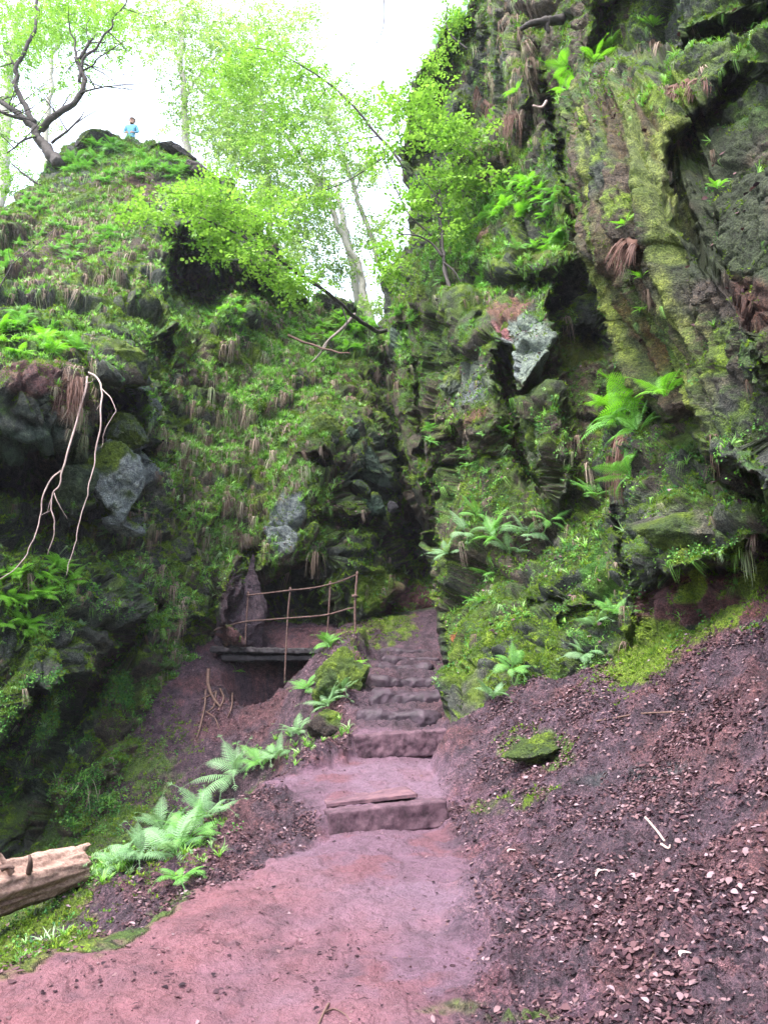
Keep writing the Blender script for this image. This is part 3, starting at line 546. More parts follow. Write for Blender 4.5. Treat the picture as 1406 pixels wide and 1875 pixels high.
def slab(A, B, depth, h, seed, rnd=.25, amp=.02, sink=.06, cuts=None):
    """a worn stone block whose lower front edge runs from A to B"""
    A, B = np.array(A), np.array(B); L = np.linalg.norm(B-A); x = (B-A)/L; z = np.array([0, 0, 1.]); y = np.cross(z, x); y /= np.linalg.norm(y); z = np.cross(x, y)
    size = (L, depth, h+sink); V, F = box_np(size, cuts or (max(8, int(L/.02)), max(4, int(depth/.025)), max(5, int((h+sink)/.02))))
    hs = np.array(size)/2; q = V/hs; r = rnd*hs.min()
    inner = np.clip(V, -(hs-r), hs-r); d = V-inner; n = np.linalg.norm(d, axis=1, keepdims=True); V = np.where(n > 1e-6, inner+d/np.maximum(n, 1e-9)*r, V)
    nn = V/hs**1; nn = np.sign(q)*np.abs(q)**6; nn /= np.linalg.norm(nn, axis=1, keepdims=True)+1e-9
    D = amp*(fbm(V*(5 if amp < .05 else 3)+seed, 3, seed)+(.5 if amp < .05 else .09)*fbm(V*22, 3, seed+1)+(.25 if amp < .05 else .1)*fbm(V*60, 2, seed+2)); V = V+nn*D[:, None]
    W = A+np.outer(V[:, 0]+L/2, x)+np.outer(V[:, 1]+depth/2, y)+np.outer(V[:, 2]+(h+sink)/2-sink, z); return W, F
def origin_mesh(name, V, F, base, attrs=None, smooth=True):
    return mesh_np(name, np.asarray(V)-np.asarray(base), F if isinstance(F, list) else [F], attrs, smooth)
M_step = plain('worn_sandstone', [(.36, (.022, .011, .016)), (.5, (.068, .036, .05)), (.64, (.115, .065, .082))], 7, .85, .012)
M_plank = plain('red_sandstone', [(.36, (.045, .022, .03)), (.5, (.095, .05, .066)), (.64, (.15, .08, .09))], 5, .85, .01)
M_mud = plain('muddy_rock', [(.35, (.010, .006, .010)), (.5, (.030, .018, .027)), (.68, (.060, .036, .052))], 6, .65, .02)
M_dark = plain('wet_stone', [(.3, (.008, .007, .009)), (.5, (.02, .016, .02)), (.75, (.05, .035, .04))], 8, .6, .02)
M_rust = plain('rusty_iron', [(.38, (.018, .010, .009)), (.5, (.07, .036, .03)), (.62, (.15, .10, .095))], 30, .8, .002)
M_wood = plain('weathered_wood', [(.3, (.09, .05, .04)), (.48, (.24, .15, .12)), (.7, (.46, .32, .27))], 5, .8, .02, stretch=(.5, 9, 9))
M_stub = plain('dark_branch_wood', [(.3, (.03, .018, .015)), (.6, (.10, .06, .05))], 14, .8, .01)
M_bark_d = plain('dark_bark', [(.3, (.015, .013, .014)), (.6, (.05, .042, .04)), (.8, (.09, .08, .06))], 9, .85, .02)
M_bark_p = plain('pale_bark', [(.3, (.10, .08, .07)), (.6, (.20, .17, .15)), (.8, (.28, .25, .2))], 7, .85, .02)
M_root = plain('bare_root', [(.3, (.16, .11, .10)), (.6, (.36, .27, .25))], 12, .7, .006)
M_rootb = plain('brown_root', [(.3, (.05, .03, .025)), (.6, (.13, .075, .06))], 12, .8, .006)

def fixed(name, label, cat, W, F, m, group=None, attrs=None):
    base = np.array([W[:, 0].mean(), W[:, 1].mean(), W[:, 2].min()]); o = link(name, origin_mesh(name, W, F, base, attrs), m, None, base); return tag(o, label, cat, group)
W_, F_ = slab(pw(602, 1526, 7.36), pw(822, 1502, 7.62), .26, .175, 3, .10, .012)
fixed('stone_step', 'long mauve stone block forming the lower step of the path, earth packed against its ends', 'stone step', W_, F_, M_step, 'stone steps of the path')
W_, F_ = slab(pw(652, 1384, 9.86), pw(822, 1372, 10.1), .30, .24, 5, .14, .018)
fixed('stone_step', 'brown stone block forming the upper step, just below the muddy stairs', 'stone step', W_, F_, M_step, 'stone steps of the path')
W_, F_ = slab(np.array(pw(598, 1481, 7.66))+(0, 0, .008), np.array(pw(766, 1463, 7.80))+(0, 0, .012), .62, .04, 8, .2, .008, .0)
fixed('stone_slab', 'flat reddish slab lying on the path behind the lower stone step', 'slab', W_, F_, M_plank)
wn = ['lowest', 'second', 'third', 'fourth', 'fifth', 'topmost']
for k, (y, zt) in enumerate([(10.93, 1.54), (11.73, 1.80), (12.53, 2.05), (13.33, 2.27), (14.13, 2.46), (14.92, 2.66)]):
    x0 = -.36+.04*k+R.uniform(-.04, .16); x1 = .86+.05*k-R.uniform(-.04, .22); h_ = (.17, .26, .15, .14, .13, .14)[k]
    A = np.array([x0, y-.10+R.uniform(-.06, .06), zt-.01-h_]); B = np.array([x1, y-.06+R.uniform(-.12, .14), zt-.01-h_+R.uniform(-.04, .05)])
    W_, F_ = slab(A, B, (.34, .5, .3, .4, .3, .34)[k], h_, 20+k, .8, .055)
    fixed('muddy_step', '%s of the six worn muddy steps cut into the stair between railing and rock wall' % wn[k], 'step', W_, F_, M_mud, 'worn steps of the muddy stair')

# ---- platform and railing over the washed-out hollow
pb = pw(500, 1200, 14.8); t = empty('stone_platform', pb, 'dark flat platform slab over a black hollow, with the railing standing on it', 'platform')
W_, F_ = slab(pw(385, 1192, 15.25), pw(604, 1196, 14.55), 1.0, .085, 41, .3, .025, .02); link('deck', origin_mesh('deck', W_, F_, pb), M_dark, t)
W_, F_ = slab(np.array(pw(405, 1208, 15.2))+(0, .06, 0), np.array(pw(600, 1208, 14.6))+(0, .06, 0), .22, .09, 42, .4, .02, .02); link('support_beam', origin_mesh('support_beam', W_, F_, pb), M_dark, t)
rb = pw(522, 1200, 14.6); t = empty('railing', rb, 'bent rusty iron railing of four posts and two rails beside the muddy stair', 'railing')
def rail(name, pts, r, nn=16):
    b = MB(); p = smooth_line([pw(*q) for q in pts], nn)-np.array(rb); b.tube(p, r, 10, wob=.12); return link(name, b.mesh(name), M_rust, t)
post = [[(455, 1087, 15.05), (452, 1130, 15.05), (449, 1184, 15.02)], [(532, 1079, 14.7), (527, 1130, 14.65), (521, 1250, 14.45)], [(605, 1068, 14.25), (602, 1120, 14.25), (598, 1182, 14.25)], [(654, 1050, 13.75), (650, 1110, 13.75), (651, 1164, 13.75)]]
for k, q in enumerate(post):
    p = rail('post', q, .0155 if k < 3 else .022)
    b = MB(); c = np.array(pw(*q[0]))-np.array(rb); b.tube([c+(0, 0, -.03), c+(0, 0, .01), c+(0, 0, .035)], [.025, .027, .016], 10); link('joint', b.mesh('joint'), M_rust, p)
b = MB(); c = np.array(pw(650, 1092, 13.74))-np.array(rb); b.tube([c+(-.05, -.02, 0), c+(.04, -.02, .01)], .03, 8); link('clamp', b.mesh('clamp'), M_rust, t)
rail('top_rail', [(452, 1090, 15.03), (490, 1086, 14.85), (531, 1081, 14.67), (570, 1077, 14.45), (604, 1070, 14.22), (630, 1062, 13.98), (655, 1051, 13.72)], .0145, 40)
rail('lower_rail', [(392, 1154, 15.3), (420, 1145, 15.15), (452, 1138, 15.02), (490, 1135, 14.85), (526, 1132, 14.63), (570, 1129, 14.42), (602, 1125, 14.22), (630, 1117, 13.98), (650, 1112, 13.74)], .0145, 44)

# ---- fallen log
def log_mesh(A, B, r0, r1, seed, nl=150, ns=72):
    A, B = np.array(A), np.array(B); ax = (B-A); L = np.linalg.norm(ax); ax /= L; u = np.cross(ax, (0, 0, 1.)); u /= np.linalg.norm(u); v = np.cross(u, ax)
    s = np.linspace(0, 1, nl)[:, None]; th = (np.arange(ns)/ns*2*math.pi)[None]
    Q = np.stack([np.cos(th)*1.3+s*0, np.sin(th)*1.3+s*0, s*L*.9+th*0], -1)
    g = fbm(Q*np.array([2.2, 2.2, 1.1])+seed, 5, seed, .6); g2 = fbm(Q*np.array([13, 13, 1.6])+seed+.3*g[..., None], 4, seed+4, .65)
    rr = (r0+(r1-r0)*s)*(1+.13*g-.09*np.abs(g2)+.04*fbm(Q*np.array([2, 2, 6.]), 2, seed+7))
    jag = .5+.5*fbm(np.stack([np.cos(th)*3+0*s, np.sin(th)*3+0*s, 0*th+0*s+5], -1), 3, seed+8)
    sl = s*L-sstep(.9, 1, s)*jag*.34
    P = A+sl[..., None]*ax+(rr*np.cos(th))[..., None]*u+(rr*np.sin(th))[..., None]*v
    i = np.arange(nl*ns).reshape(nl, ns); j = np.roll(i, -1, 1); F = np.stack([i[:-1], j[:-1], j[1:], i[1:]], -1).reshape(-1, 4)
    V = P.reshape(-1, 3); V = np.concatenate([V, [A+ax*.02, B-ax*.18]]); e = nl*ns
    T = np.concatenate([np.stack([np.full(ns, e), j[0], i[0]], -1), np.stack([np.full(ns, e+1), i[-1], j[-1]], -1)]); return V, [F, T]
A = pw(-210, 1684, 5.5); B = pw(172, 1578, 6.75); V_, F_ = log_mesh(A, B, .215, .15, 61)
lg = fixed('fallen_log', 'barkless split log jutting out over the ravine beside the pale ferns', 'log', V_, F_, M_wood); lb = np.array(lg.location)
# grain follows the log
for q in [[(22, 1600, 6.0), (10, 1580, 5.98), (0, 1566, 5.96), (-8, 1562, 5.9)], [(54, 1598, 6.1), (56, 1580, 6.05), (55, 1566, 6.05)], [(4, 1590, 5.95), (18, 1586, 5.95), (26, 1590, 5.95)]]:
    b = MB(); p = smooth_line([pw(*a) for a in q], 10)-lb; b.tube(p, np.linspace(.024, .010, 10), 9, wob=.3); link('branch_stub', b.mesh('branch_stub'), M_wood if len(q) == 4 else M_stub, lg)

# ---- boulders: faceted, cracked, half sunk in what carries them
def ico(n):
    bm = bmesh.new(); bmesh.ops.create_icosphere(bm, subdivisions=n, radius=1); V = np.array([v.co[:] for v in bm.verts]); F = np.array([[v.index for v in f.verts] for f in bm.faces]); bm.free(); return V, F
ICO = ico(6)
M_bould = {}
def boulder(px, py, Y, size, rot, seed, name, label, cat='boulder', albedo=None, moss=.3, group=None, sink=0., m=None, taper=0.):
    V, F = ICO; s = np.array(size); rr = np.random.default_rng(seed)
    # cut with random planes so that it has flat faces and edges
    nrm = rr.normal(size=(15, 3)); nrm /= np.linalg.norm(nrm, axis=1, keepdims=True); dd = rr.uniform(.62, .92, 15)
    t = (V @ nrm.T); rad_ = np.min(np.where(t > .05, dd/np.maximum(t, .05), 9), 1); rad_ = np.minimum(rad_, 1.05)
    W = V*rad_[:, None]*s; W[:, :2] *= (1-taper*(.5+.5*W[:, 2:3]/s[2]))
    W = W+V*(.10*s.min()*fbm(W*2.2/s.max()+seed, 4, seed)+.05*s.min()*blocks(W*4/s.max()+seed, seed+3, 1.)+.012*fbm(W*16, 3, seed+5))[:, None]
    M = np.array(Matrix.Rotation(rad(rot[2]), 3, 'Z') @ Matrix.Rotation(rad(rot[1]), 3, 'Y') @ Matrix.Rotation(rad(rot[0]), 3, 'X')); W = W @ M.T
    c = np.array(pw(px, py, Y)); G = W+c; Nn = W/s.max(); up = sstep(-.2, .7, W[:, 2]/s.max())
    alb = np.array(albedo if albedo is not None else ROCK)*(1+.35*fbm(G*4, 4, seed+6))[:, None]
    mm = sstep(.1, .5, moss*1.2-.35+.6*fbm(G*2.3, 4, seed+7)+.45*up)[:, None]; mc = MOSS_D+(MOSS_B*.8-MOSS_D)*sstep(-.1, .5, fbm(G*5, 3, seed+8)+up*.4)[:, None]
    alb = alb*(1-mm)+mc*mm
    o = link(name, mesh_np(name, W, [F], {'albedo': alb, 'moss': mm[:, 0]}), M_terrain, None, c); return tag(o, label, cat, group)
boulder(212, 885, 13.0, (.50, .45, .72), (10, -12, 25), 5, 'boulder', 'pale blue-grey bare boulder below the black overhang, behind the hanging branches', albedo=PALE*.95, moss=.28)
boulder(140, 890, 12.6, (.30, .32, .55), (0, 10, 10), 9, 'boulder', 'smooth green-grey boulder in the black hollow beside the hanging branch', albedo=(.075, .11, .065), moss=.1)
boulder(232, 790, 13.2, (.42, .36, .30), (0, 20, 0), 12, 'boulder', 'grey pitted rock above the pale boulder, tucked under the overhang', albedo=(.09, .11, .10), moss=.45)
boulder(225, 962, 13.3, (.38, .32, .2), (0, 15, 10), 14, 'boulder', 'low pale rock lying directly under the blue-grey boulder', albedo=PALE*.8, moss=.1)
boulder(218, 670, 12.9, (.66, .55, .42), (8, 12, 0), 15, 'boulder', 'large moss topped block jutting out above the black overhang', albedo=ROCK, moss=.95)
boulder(450, 1110, 15.75, (.74, .5, 1.12), (0, 3, 10), 21, 'boulder', 'purple-brown cone shaped rock behind the rusty railing', albedo=(.062, .042, .058), moss=-.4, taper=.82)
boulder(525, 945, 16.6, (.36, .3, .72), (0, 8, 5), 22, 'boulder', 'pale grey streaked rock face standing above the railing', albedo=(.10, .125, .13), moss=.25)
boulder(592, 800, 17.0, (.42, .4, .6), (0, -8, 0), 23, 'boulder', 'moss ribbed block above the small dark hollow of the centre buttress', albedo=ROCK*.9, moss=.55)
boulder(672, 845, 17.4, (.34, .4, .80), (0, -38, 0), 24, 'boulder', 'long dark green boulder leaning diagonally in the narrow chute', albedo=DARKG*1.7, moss=.1)
boulder(645, 795, 17.3, (.20, .2, .2), (0, 0, 30), 25, 'boulder', 'small round dark stone perched at the head of the leaning boulder', albedo=DARKG*2, moss=.0)
boulder(680, 925, 17.2, (.38, .35, .34), (0, 25, 0), 26, 'boulder', 'rounded dark green boulder below the leaning boulder', albedo=DARKG*2.4, moss=.3)
boulder(717, 928, 16.9, (.13, .13, .15), (0, 0, 0), 27, 'boulder', 'small bare purplish stone wedged beside the mossy rib', albedo=(.08, .075, .09), moss=-.5)
boulder(640, 1035, 17.0, (.42, .4, .52), (0, 15, 0), 28, 'boulder', 'dark arched rock standing directly behind the last railing post', albedo=DARKG*2, moss=.45)
boulder(948, 635, 12.9, (.36, .3, .62), (0, -16, 10), 31, 'boulder', 'pale green and pink wedge of bare sandstone split by a crack on the rock wall', albedo=(.115, .14, .12), moss=.25)
boulder(845, 705, 14.3, (.44, .4, .46), (0, 20, 0), 32, 'boulder', 'grey-green rounded bulge under the pale sandstone wedge', albedo=(.08, .10, .08), moss=.35)
boulder(985, 785, 11.9, (.26, .3, .5), (0, -14, 0), 33, 'boulder', 'mossy rib beside the deep diagonal crack in the rock wall', albedo=(.06, .06, .04), moss=.6)
boulder(985, 1372, 7.55, (.36, .30, .13), (0, -8, -10), 41, 'mossy_rock', 'flat mossy rock overhanging a dark gap in the leaf littered bank', 'rock', (.03, .022, .024), .32)
boulder(622, 1262, 12.1, (.44, .48, .60), (0, 0, 0), 42, 'mossy_rock', 'fern covered mossy mound between the platform hollow and the stair', 'rock', (.07, .05, .04), .95)
boulder(600, 1332, 11.3, (.34, .34, .25), (0, 8, 0), 43, 'mossy_rock', 'dark undercut lump of earth and rock at the foot of the mossy mound', 'rock', (.035, .025, .022), .35)
boulder(1310, 985, 7.3, (.85, .5, .27), (0, 5, 0), 44, 'boulder', 'wide grey-brown ledge rock above the red earth and bright moss', albedo=(.07, .07, .055), moss=.35)

boulder(172, 268, 22.6, (.95, .7, .34), (0, -10, 0), 51, 'boulder', 'dark bare rock lip crowning the crag beside the gnarled tree', albedo=(.05, .045, .05), moss=.25)
boulder(372, 326, 22.0, (1.2, .7, .24), (0, 30, 0), 52, 'boulder', 'dark rock lip sloping down the shoulder of the crag', albedo=(.055, .045, .048), moss=.25)
boulder(318, 282, 22.6, (.8, .6, .2), (0, 15, 0), 53, 'boulder', 'low dark rock on the crag skyline between the walker and the sloping lip', albedo=(.04, .036, .04), moss=.1)
boulder(620, 562, 24.2, (.9, .6, .3), (0, 18, 0), 54, 'boulder', 'dark mossy rock on the skyline of the notch', albedo=(.04, .04, .04), moss=.2)

# ---- bare branches, roots and sticks
def branch_thing(name, label, cat, lines, m, part='side_twig', group=None, sides=8, wob=.25, wig=.0):
    """lines: [(points, r0, r1), ...]; the first is the thing itself, the others its twigs"""
    base = np.array(pw(*lines[0][0][0])); root = None
    for k, (q, r0, r1) in enumerate(lines):
        n = max(14, len(q)*6); p = smooth_line([pw(*a) for a in q], n); e = (fbm(p*3+k, 3, 70+k)*wig)[:, None]*np.array([1, .3, 1])
        b = MB(); b.tube(p-base+e*np.linspace(0, 1, n)[:, None], np.linspace(r0, r1, n), sides, wob=wob)
        if k == 0: root = link(name, b.mesh(name), m, None, base); tag(root, label, cat, group)
        else: link(part, b.mesh(part), m, root)
    return root
H = 11.0
branch_thing('dead_branch', 'pale bare forked branch hanging down over the black hollow, nearer the pale ferns below', 'branch',
    [([(160, 690, 11.2), (157, 715, H), (136, 790, 10.9), (118, 852, 10.8), (108, 890, 10.8), (98, 905, 10.8), (97, 960, 10.8), (92, 1012, 10.9)], 0.0186, 0.0066), ([(112, 862, 10.8), (92, 880, 10.75), (76, 915, 10.7), (72, 945, 10.7), (55, 1000, 10.6), (30, 1040, 10.5), (-5, 1064, 10.4)], 0.0127, 0.0049),
     ([(100, 903, 10.8), (108, 925, 10.8), (118, 955, 10.9)], 0.0074, 0.0027), ([(98, 905, 10.8), (90, 925, 10.8), (87, 938, 10.8)], 0.0064, 0.0022), ([(73, 945, 10.7), (100, 930, 10.8)], 0.0042, 0.0022), ([(150, 705, 11), (170, 698, 11), (174, 690, 11)], 0.0064, 0.0027)], M_root, wig=.05)
branch_thing('dead_branch', 'long thin pale branch hanging in front of the blue-grey boulder', 'branch',
    [([(163, 682, 11.3), (180, 692, 11.2), (187, 715, 11.1), (184, 760, 11), (174, 830, 11), (163, 890, 10.95), (143, 980, 10.9), (124, 1052, 10.9)], 0.0170, 0.0049), ([(187, 712, 11.1), (205, 730, 11), (214, 750, 11), (208, 762, 11), (196, 790, 11), (184, 822, 11)], 0.0085, 0.0027), ([(184, 740, 11), (178, 750, 11)], 0.0053, 0.0022)], M_root, wig=.05)
branch_thing('twig', 'dark bare twig rising across the brown slope below the crag', 'twig', [([(-10, 545, 14), (15, 500, 14), (30, 478, 14.1), (60, 455, 14.2), (100, 420, 14.4), (160, 360, 14.8)], 0.0148, 0.0033), ([(22, 490, 14), (18, 465, 14), (22, 445, 14)], 0.0074, 0.0027), ([(55, 458, 14), (48, 440, 14.1)], 0.0053, 0.0022)], M_bark_d, wig=.05)
P0, _ = hit(640, 655)
branch_thing('fallen_branch', 'pale fallen branch lying down the ferny gully below the notch', 'branch', [([(650, 575, 20.5), (630, 598, 20.3), (600, 625, 20.1), (588, 645, 20), (562, 672, 19.9)], .05, .02), ([(600, 625, 20.1), (592, 640, 20), (580, 640, 19.9)], .02, .008)], M_bark_p, wig=.05)
branch_thing('fallen_branch', 'brown fallen branch lying across the gully beneath the bright ferns', 'branch', [([(528, 614, 20), (560, 628, 19.9), (600, 640, 19.8), (638, 650, 19.7)], .04, .02)], M_rootb, wig=.05)
branch_thing('tree_root', 'dark U shaped root and sapling stem curling off the rock wall', 'root', [([(880, 560, 14.3), (850, 560, 14.2), (832, 550, 14.2), (822, 525, 14.2), (814, 500, 14.3), (810, 440, 14.5), (806, 380, 14.7), (806, 310, 15)], .06, .015), ([(796, 548, 14.1), (820, 548, 14.1), (845, 545, 14.2)], .03, .02), ([(810, 470, 14.3), (790, 445, 14.3), (760, 430, 14.2), (712, 428, 14.2)], .03, .008), ([(812, 480, 14.3), (835, 500, 14.2), (845, 530, 14.2)], .02, .01), ([(808, 400, 14.6), (790, 350, 14.7), (770, 330, 14.7)], .02, .006), ([(760, 430, 14.2), (735, 410, 14.2), (715, 400, 14.2)], .012, .005)], M_bark_d, 'branch', wig=.05)
branch_thing('tree_root', 'black gnarled root poking out of the top of the rock wall', 'root', [([(1030, 36, 12.6), (1000, 38, 12.4), (970, 44, 12.3), (950, 55, 12.3)], .10, .04), ([(1000, 38, 12.4), (1002, 60, 12.4)], .08, .03)], M_bark_d, 'branch', wig=.05)
branch_thing('tree_root', 'straight brown root running down the dark recess of the overhanging block', 'root', [([(1347, 355, 7.15), (1350, 400, 7.1), (1358, 445, 7.1)], .045, .03)], M_rootb, wig=.02)
branch_thing('tree_root', 'short pale root stub sticking out beside the fluted block edge', 'root', [([(1000, 185, 12.2), (992, 196, 12.2), (976, 193, 12.2)], .03, .02)], M_root, wig=.02)
def on(px, py, up=.02):
    p, n = hit(px, py); return p+n*up
def laid(name, label, cat, lines, m, part='side_twig', group=None):
    base = on(*lines[0][0][0]); root = None
    for k, (q, r0, r1) in enumerate(lines):
        p = smooth_line([on(*a, r0*.7) for a in q], len(q)*5)-base; b = MB(); b.tube(p, np.linspace(r0, r1, len(p)), 8, wob=.25)
        if k == 0: root = link(name, b.mesh(name), m, None, base); tag(root, label, cat, group)
        else: link(part, b.mesh(part), m, root)
laid('exposed_roots', 'tangle of pale bare roots on the red soil below the platform', 'roots', [([(380, 1228), (384, 1250), (390, 1275), (402, 1290)], .035, .02), ([(378, 1262), (376, 1290), (366, 1330), (362, 1352)], .02, .01), ([(402, 1262), (412, 1275), (402, 1300)], .02, .014), ([(426, 1268), (424, 1290), (418, 1312)], .016, .01), ([(346, 1284), (370, 1276), (398, 1268)], .02, .015), ([(376, 1300), (392, 1318), (400, 1335)], .012, .008), ([(398, 1265), (392, 1290), (382, 1302)], .018, .012)], M_rootb, 'root')
laid('stick', 'pale straight snapped stick lying on the leaf litter', 'stick', [([(1184, 1496), (1200, 1516), (1219, 1541)], .009, .007), ([(1210, 1549), (1222, 1550), (1234, 1551)], .009, .005)], M_root)
laid('stick', 'thin forked twig lying on the trodden path near its foot', 'stick', [([(600, 1838), (592, 1850), (583, 1875)], .006, .004), ([(592, 1850), (610, 1845), (630, 1855), (640, 1872)], .004, .002)], M_rootb)
laid('stick', 'long thin dark stick lying along the leaves below the bright moss', 'stick', [([(1090, 1322), (1130, 1314), (1180, 1305), (1250, 1303)], .009, .006)], M_rootb)
laid('stick', 'short upright broken twig in the litter below the pale snapped stick', 'stick', [([(1195, 1745), (1185, 1765), (1178, 1780)], .006, .004)], M_rootb)
for a, lab in [((1090, 1612), 'white curl of torn bark lying on the dark leaf litter'), ((1245, 1764), 'small cream flake of bark among leaves, below the white bark curl'), ((930, 1568), 'pale flake of bark at the edge of the trodden path')]:
    p, n = hit(*a); sc_ = .11 if a[0] == 1090 else .05; b = MB(); s = np.linspace(0, 1, 9)
    for sgn in (0,):
        top = np.stack([s*sc_*1.4, .25*sc_*np.sin(s*7), .12*sc_*np.sin(s*5)+.03], -1); wd = sc_*.2*np.sin(s*3.1+.1)+.004
        V = np.concatenate([top+np.stack([0*s, wd, .25*wd], -1), top-np.stack([0*s, wd, -.25*wd], -1), top+np.stack([0*s, wd, .25*wd-.005], -1), top-np.stack([0*s, wd, -.25*wd+.005], -1)])
        i = np.arange(8); F = np.concatenate([np.stack([i, i+1, i+10, i+9], -1), np.stack([i+18, i+27, i+28, i+19], -1), np.stack([i, i+18, i+19, i+1], -1), np.stack([i+9, i+10, i+28, i+27], -1)])
    b.add(V, [F]); o = link('bark_piece', b.mesh('bark_piece'), M_rootp if 'M_rootp' in globals() else plain('pale_inner_bark', [(.3, (.28, .2, .2)), (.6, (.45, .36, .34))], 9, .7, .002), None, p); M_rootp = o.data.materials[0]; o.rotation_euler = (0, -.25, .35); tag(o, lab, 'bark piece')

# ---- the walker on top of the crag
def person():
    rim = hit(243, 258)[0]; hd = np.array(pw(243, 216, rim[1]+1.7)); feet = hd-(0, 0, 1.80)
    J = {'hip': (0, 0, .92), 'belly': (0, -.01, 1.08), 'chest': (0, 0, 1.30), 'neck': (0, .01, 1.47), 'headb': (0, -.01, 1.56), 'head': (0, -.02, 1.68), 'headt': (0, -.01, 1.76),
         'shl': (-.18, 0, 1.42), 'ell': (-.25, -.03, 1.16), 'wrl': (-.14, -.16, 1.02), 'shr': (.18, 0, 1.42), 'elr': (.27, -.02, 1.17), 'wrr': (.15, -.15, 1.04),
         'hpl': (-.1, 0, .88), 'knl': (-.11, -.03, .5), 'anl': (-.11, .02, .08), 'tol': (-.12, -.15, .03), 'hpr': (.1, 0, .88), 'knr': (.12, -.02, .5), 'anr': (.13, .03, .08), 'tor': (.15, -.14, .03)}
    Rr = {'hip': .15, 'belly': .14, 'chest': .165, 'neck': .058, 'headb': .07, 'head': .098, 'headt': .075, 'shl': .075, 'ell': .048, 'wrl': .03, 'shr': .075, 'elr': .048, 'wrr': .03, 'hpl': .1, 'knl': .068, 'anl': .045, 'tol': .04, 'hpr': .1, 'knr': .068, 'anr': .045, 'tor': .04}
    E = [('hip', 'belly'), ('belly', 'chest'), ('chest', 'neck'), ('neck', 'headb'), ('headb', 'head'), ('head', 'headt'), ('chest', 'shl'), ('shl', 'ell'), ('ell', 'wrl'), ('chest', 'shr'), ('shr', 'elr'), ('elr', 'wrr'), ('hip', 'hpl'), ('hpl', 'knl'), ('knl', 'anl'), ('anl', 'tol'), ('hip', 'hpr'), ('hpr', 'knr'), ('knr', 'anr'), ('anr', 'tor')]
    for s_, wn_ in ((-1, 'wrl'), (1, 'wrr')):
        w_ = np.array(J[wn_]); J['pa'+wn_] = tuple(w_+(-s_*.05, -.03, .0)); Rr['pa'+wn_] = .028; E.append((wn_, 'pa'+wn_))
        for f in range(5):
            a = 'f%d%s' % (f, wn_); J[a] = tuple(w_+(-s_*(.09 if f else .06), -.045+.0*f, (.045 if not f else .03-.02*f))); Rr[a] = .009; J[a+'t'] = tuple(np.array(J[a])+(-s_*.03, .015, -.012)); Rr[a+'t'] = .008
            E += [('pa'+wn_, a), (a, a+'t')]
    ks = list(J); me = bpy.data.meshes.new('person'); me.from_pydata([J[k] for k in ks], [(ks.index(a), ks.index(b)) for a, b in E], [])
    o = link('person', me, None, None, feet); o.modifiers.new('skin', 'SKIN'); sv = me.skin_vertices[0].data
    for i, k in enumerate(ks): sv[i].radius = (Rr[k], Rr[k]*(.8 if k in ('chest', 'belly', 'hip') else 1)); sv[i].use_root = (k == 'hip')
    su = o.modifiers.new('sub', 'SUBSURF'); su.levels = su.render_levels = 2
    dg = bpy.context.evaluated_depsgraph_get(); m2 = bpy.data.meshes.new_from_object(o.evaluated_get(dg)); o.modifiers.clear(); o.data = m2; m2.name = 'person'
    skin = plain('skin', [(.3, (.35, .2, .15)), (.7, (.42, .26, .2))], 9, .6, .001); blue = plain('blue_jacket', [(.3, (.10, .27, .42)), (.7, (.13, .34, .5))], 6, .8, .01); trou = plain('dark_trousers', [(.3, (.03, .035, .05)), (.7, (.05, .055, .07))], 9, .85, .01)
    m2.materials.clear()
    for m in (skin, blue, trou): m2.materials.append(m)
    for p in m2.polygons:
        z = p.center.z; x = abs(p.center.x); p.material_index = 2 if z < .9 and x < .3 and not (z > .86 and x > .2) else (1 if z < 1.49 and not (p.center.y < -.155 and z > .95) else 0); p.use_smooth = True
    co_ = np.array([v.co[:] for v in m2.vertices])
    # hair cap and a small face
    V, F = ico(4); hv = V*np.array([.108, .118, .118])+np.array([0, .012, 1.70]); keep = (hv[:, 2] > 1.685) | (hv[:, 1] > .02); fk = keep[F].all(1); hv = hv+V*(.012*fbm(V*6, 3, 5))[:, None]
    link('hair', mesh_np('hair', hv, [F[fk]]), plain('brown_hair', [(.3, (.03, .02, .012)), (.7, (.07, .045, .03))], 20, .7, .01), o)
    b = MB(); b.tube([(0, -.10, 1.71), (0, -.135, 1.672), (0, -.12, 1.662)], [.010, .018, .012], 8); link('nose', b.mesh('nose'), skin, o)
    for s_ in (-1, 1):
        b = MB(); b.tube([(s_*.036-.010, -.108, 1.70), (s_*.036+.010, -.108, 1.70)], .009, 8); link('eye', b.mesh('eye'), trou, o)
        b = MB(); b.tube([(s_*.098, 0, 1.66), (s_*.106, .008, 1.70)], .018, 8); link('ear', b.mesh('ear'), skin, o)
    b = MB(); b.tube([(-.025, -.104, 1.632), (0, -.112, 1.630), (.025, -.104, 1.632)], .007, 8); link('mouth', b.mesh('mouth'), plain('lips', [(.3, (.3, .1, .09)), (.7, (.35, .13, .12))], 9, .5, .001), o)
    return tag(o, 'person in a blue jacket standing on top of the crag against the white sky', 'person')
walker = person()

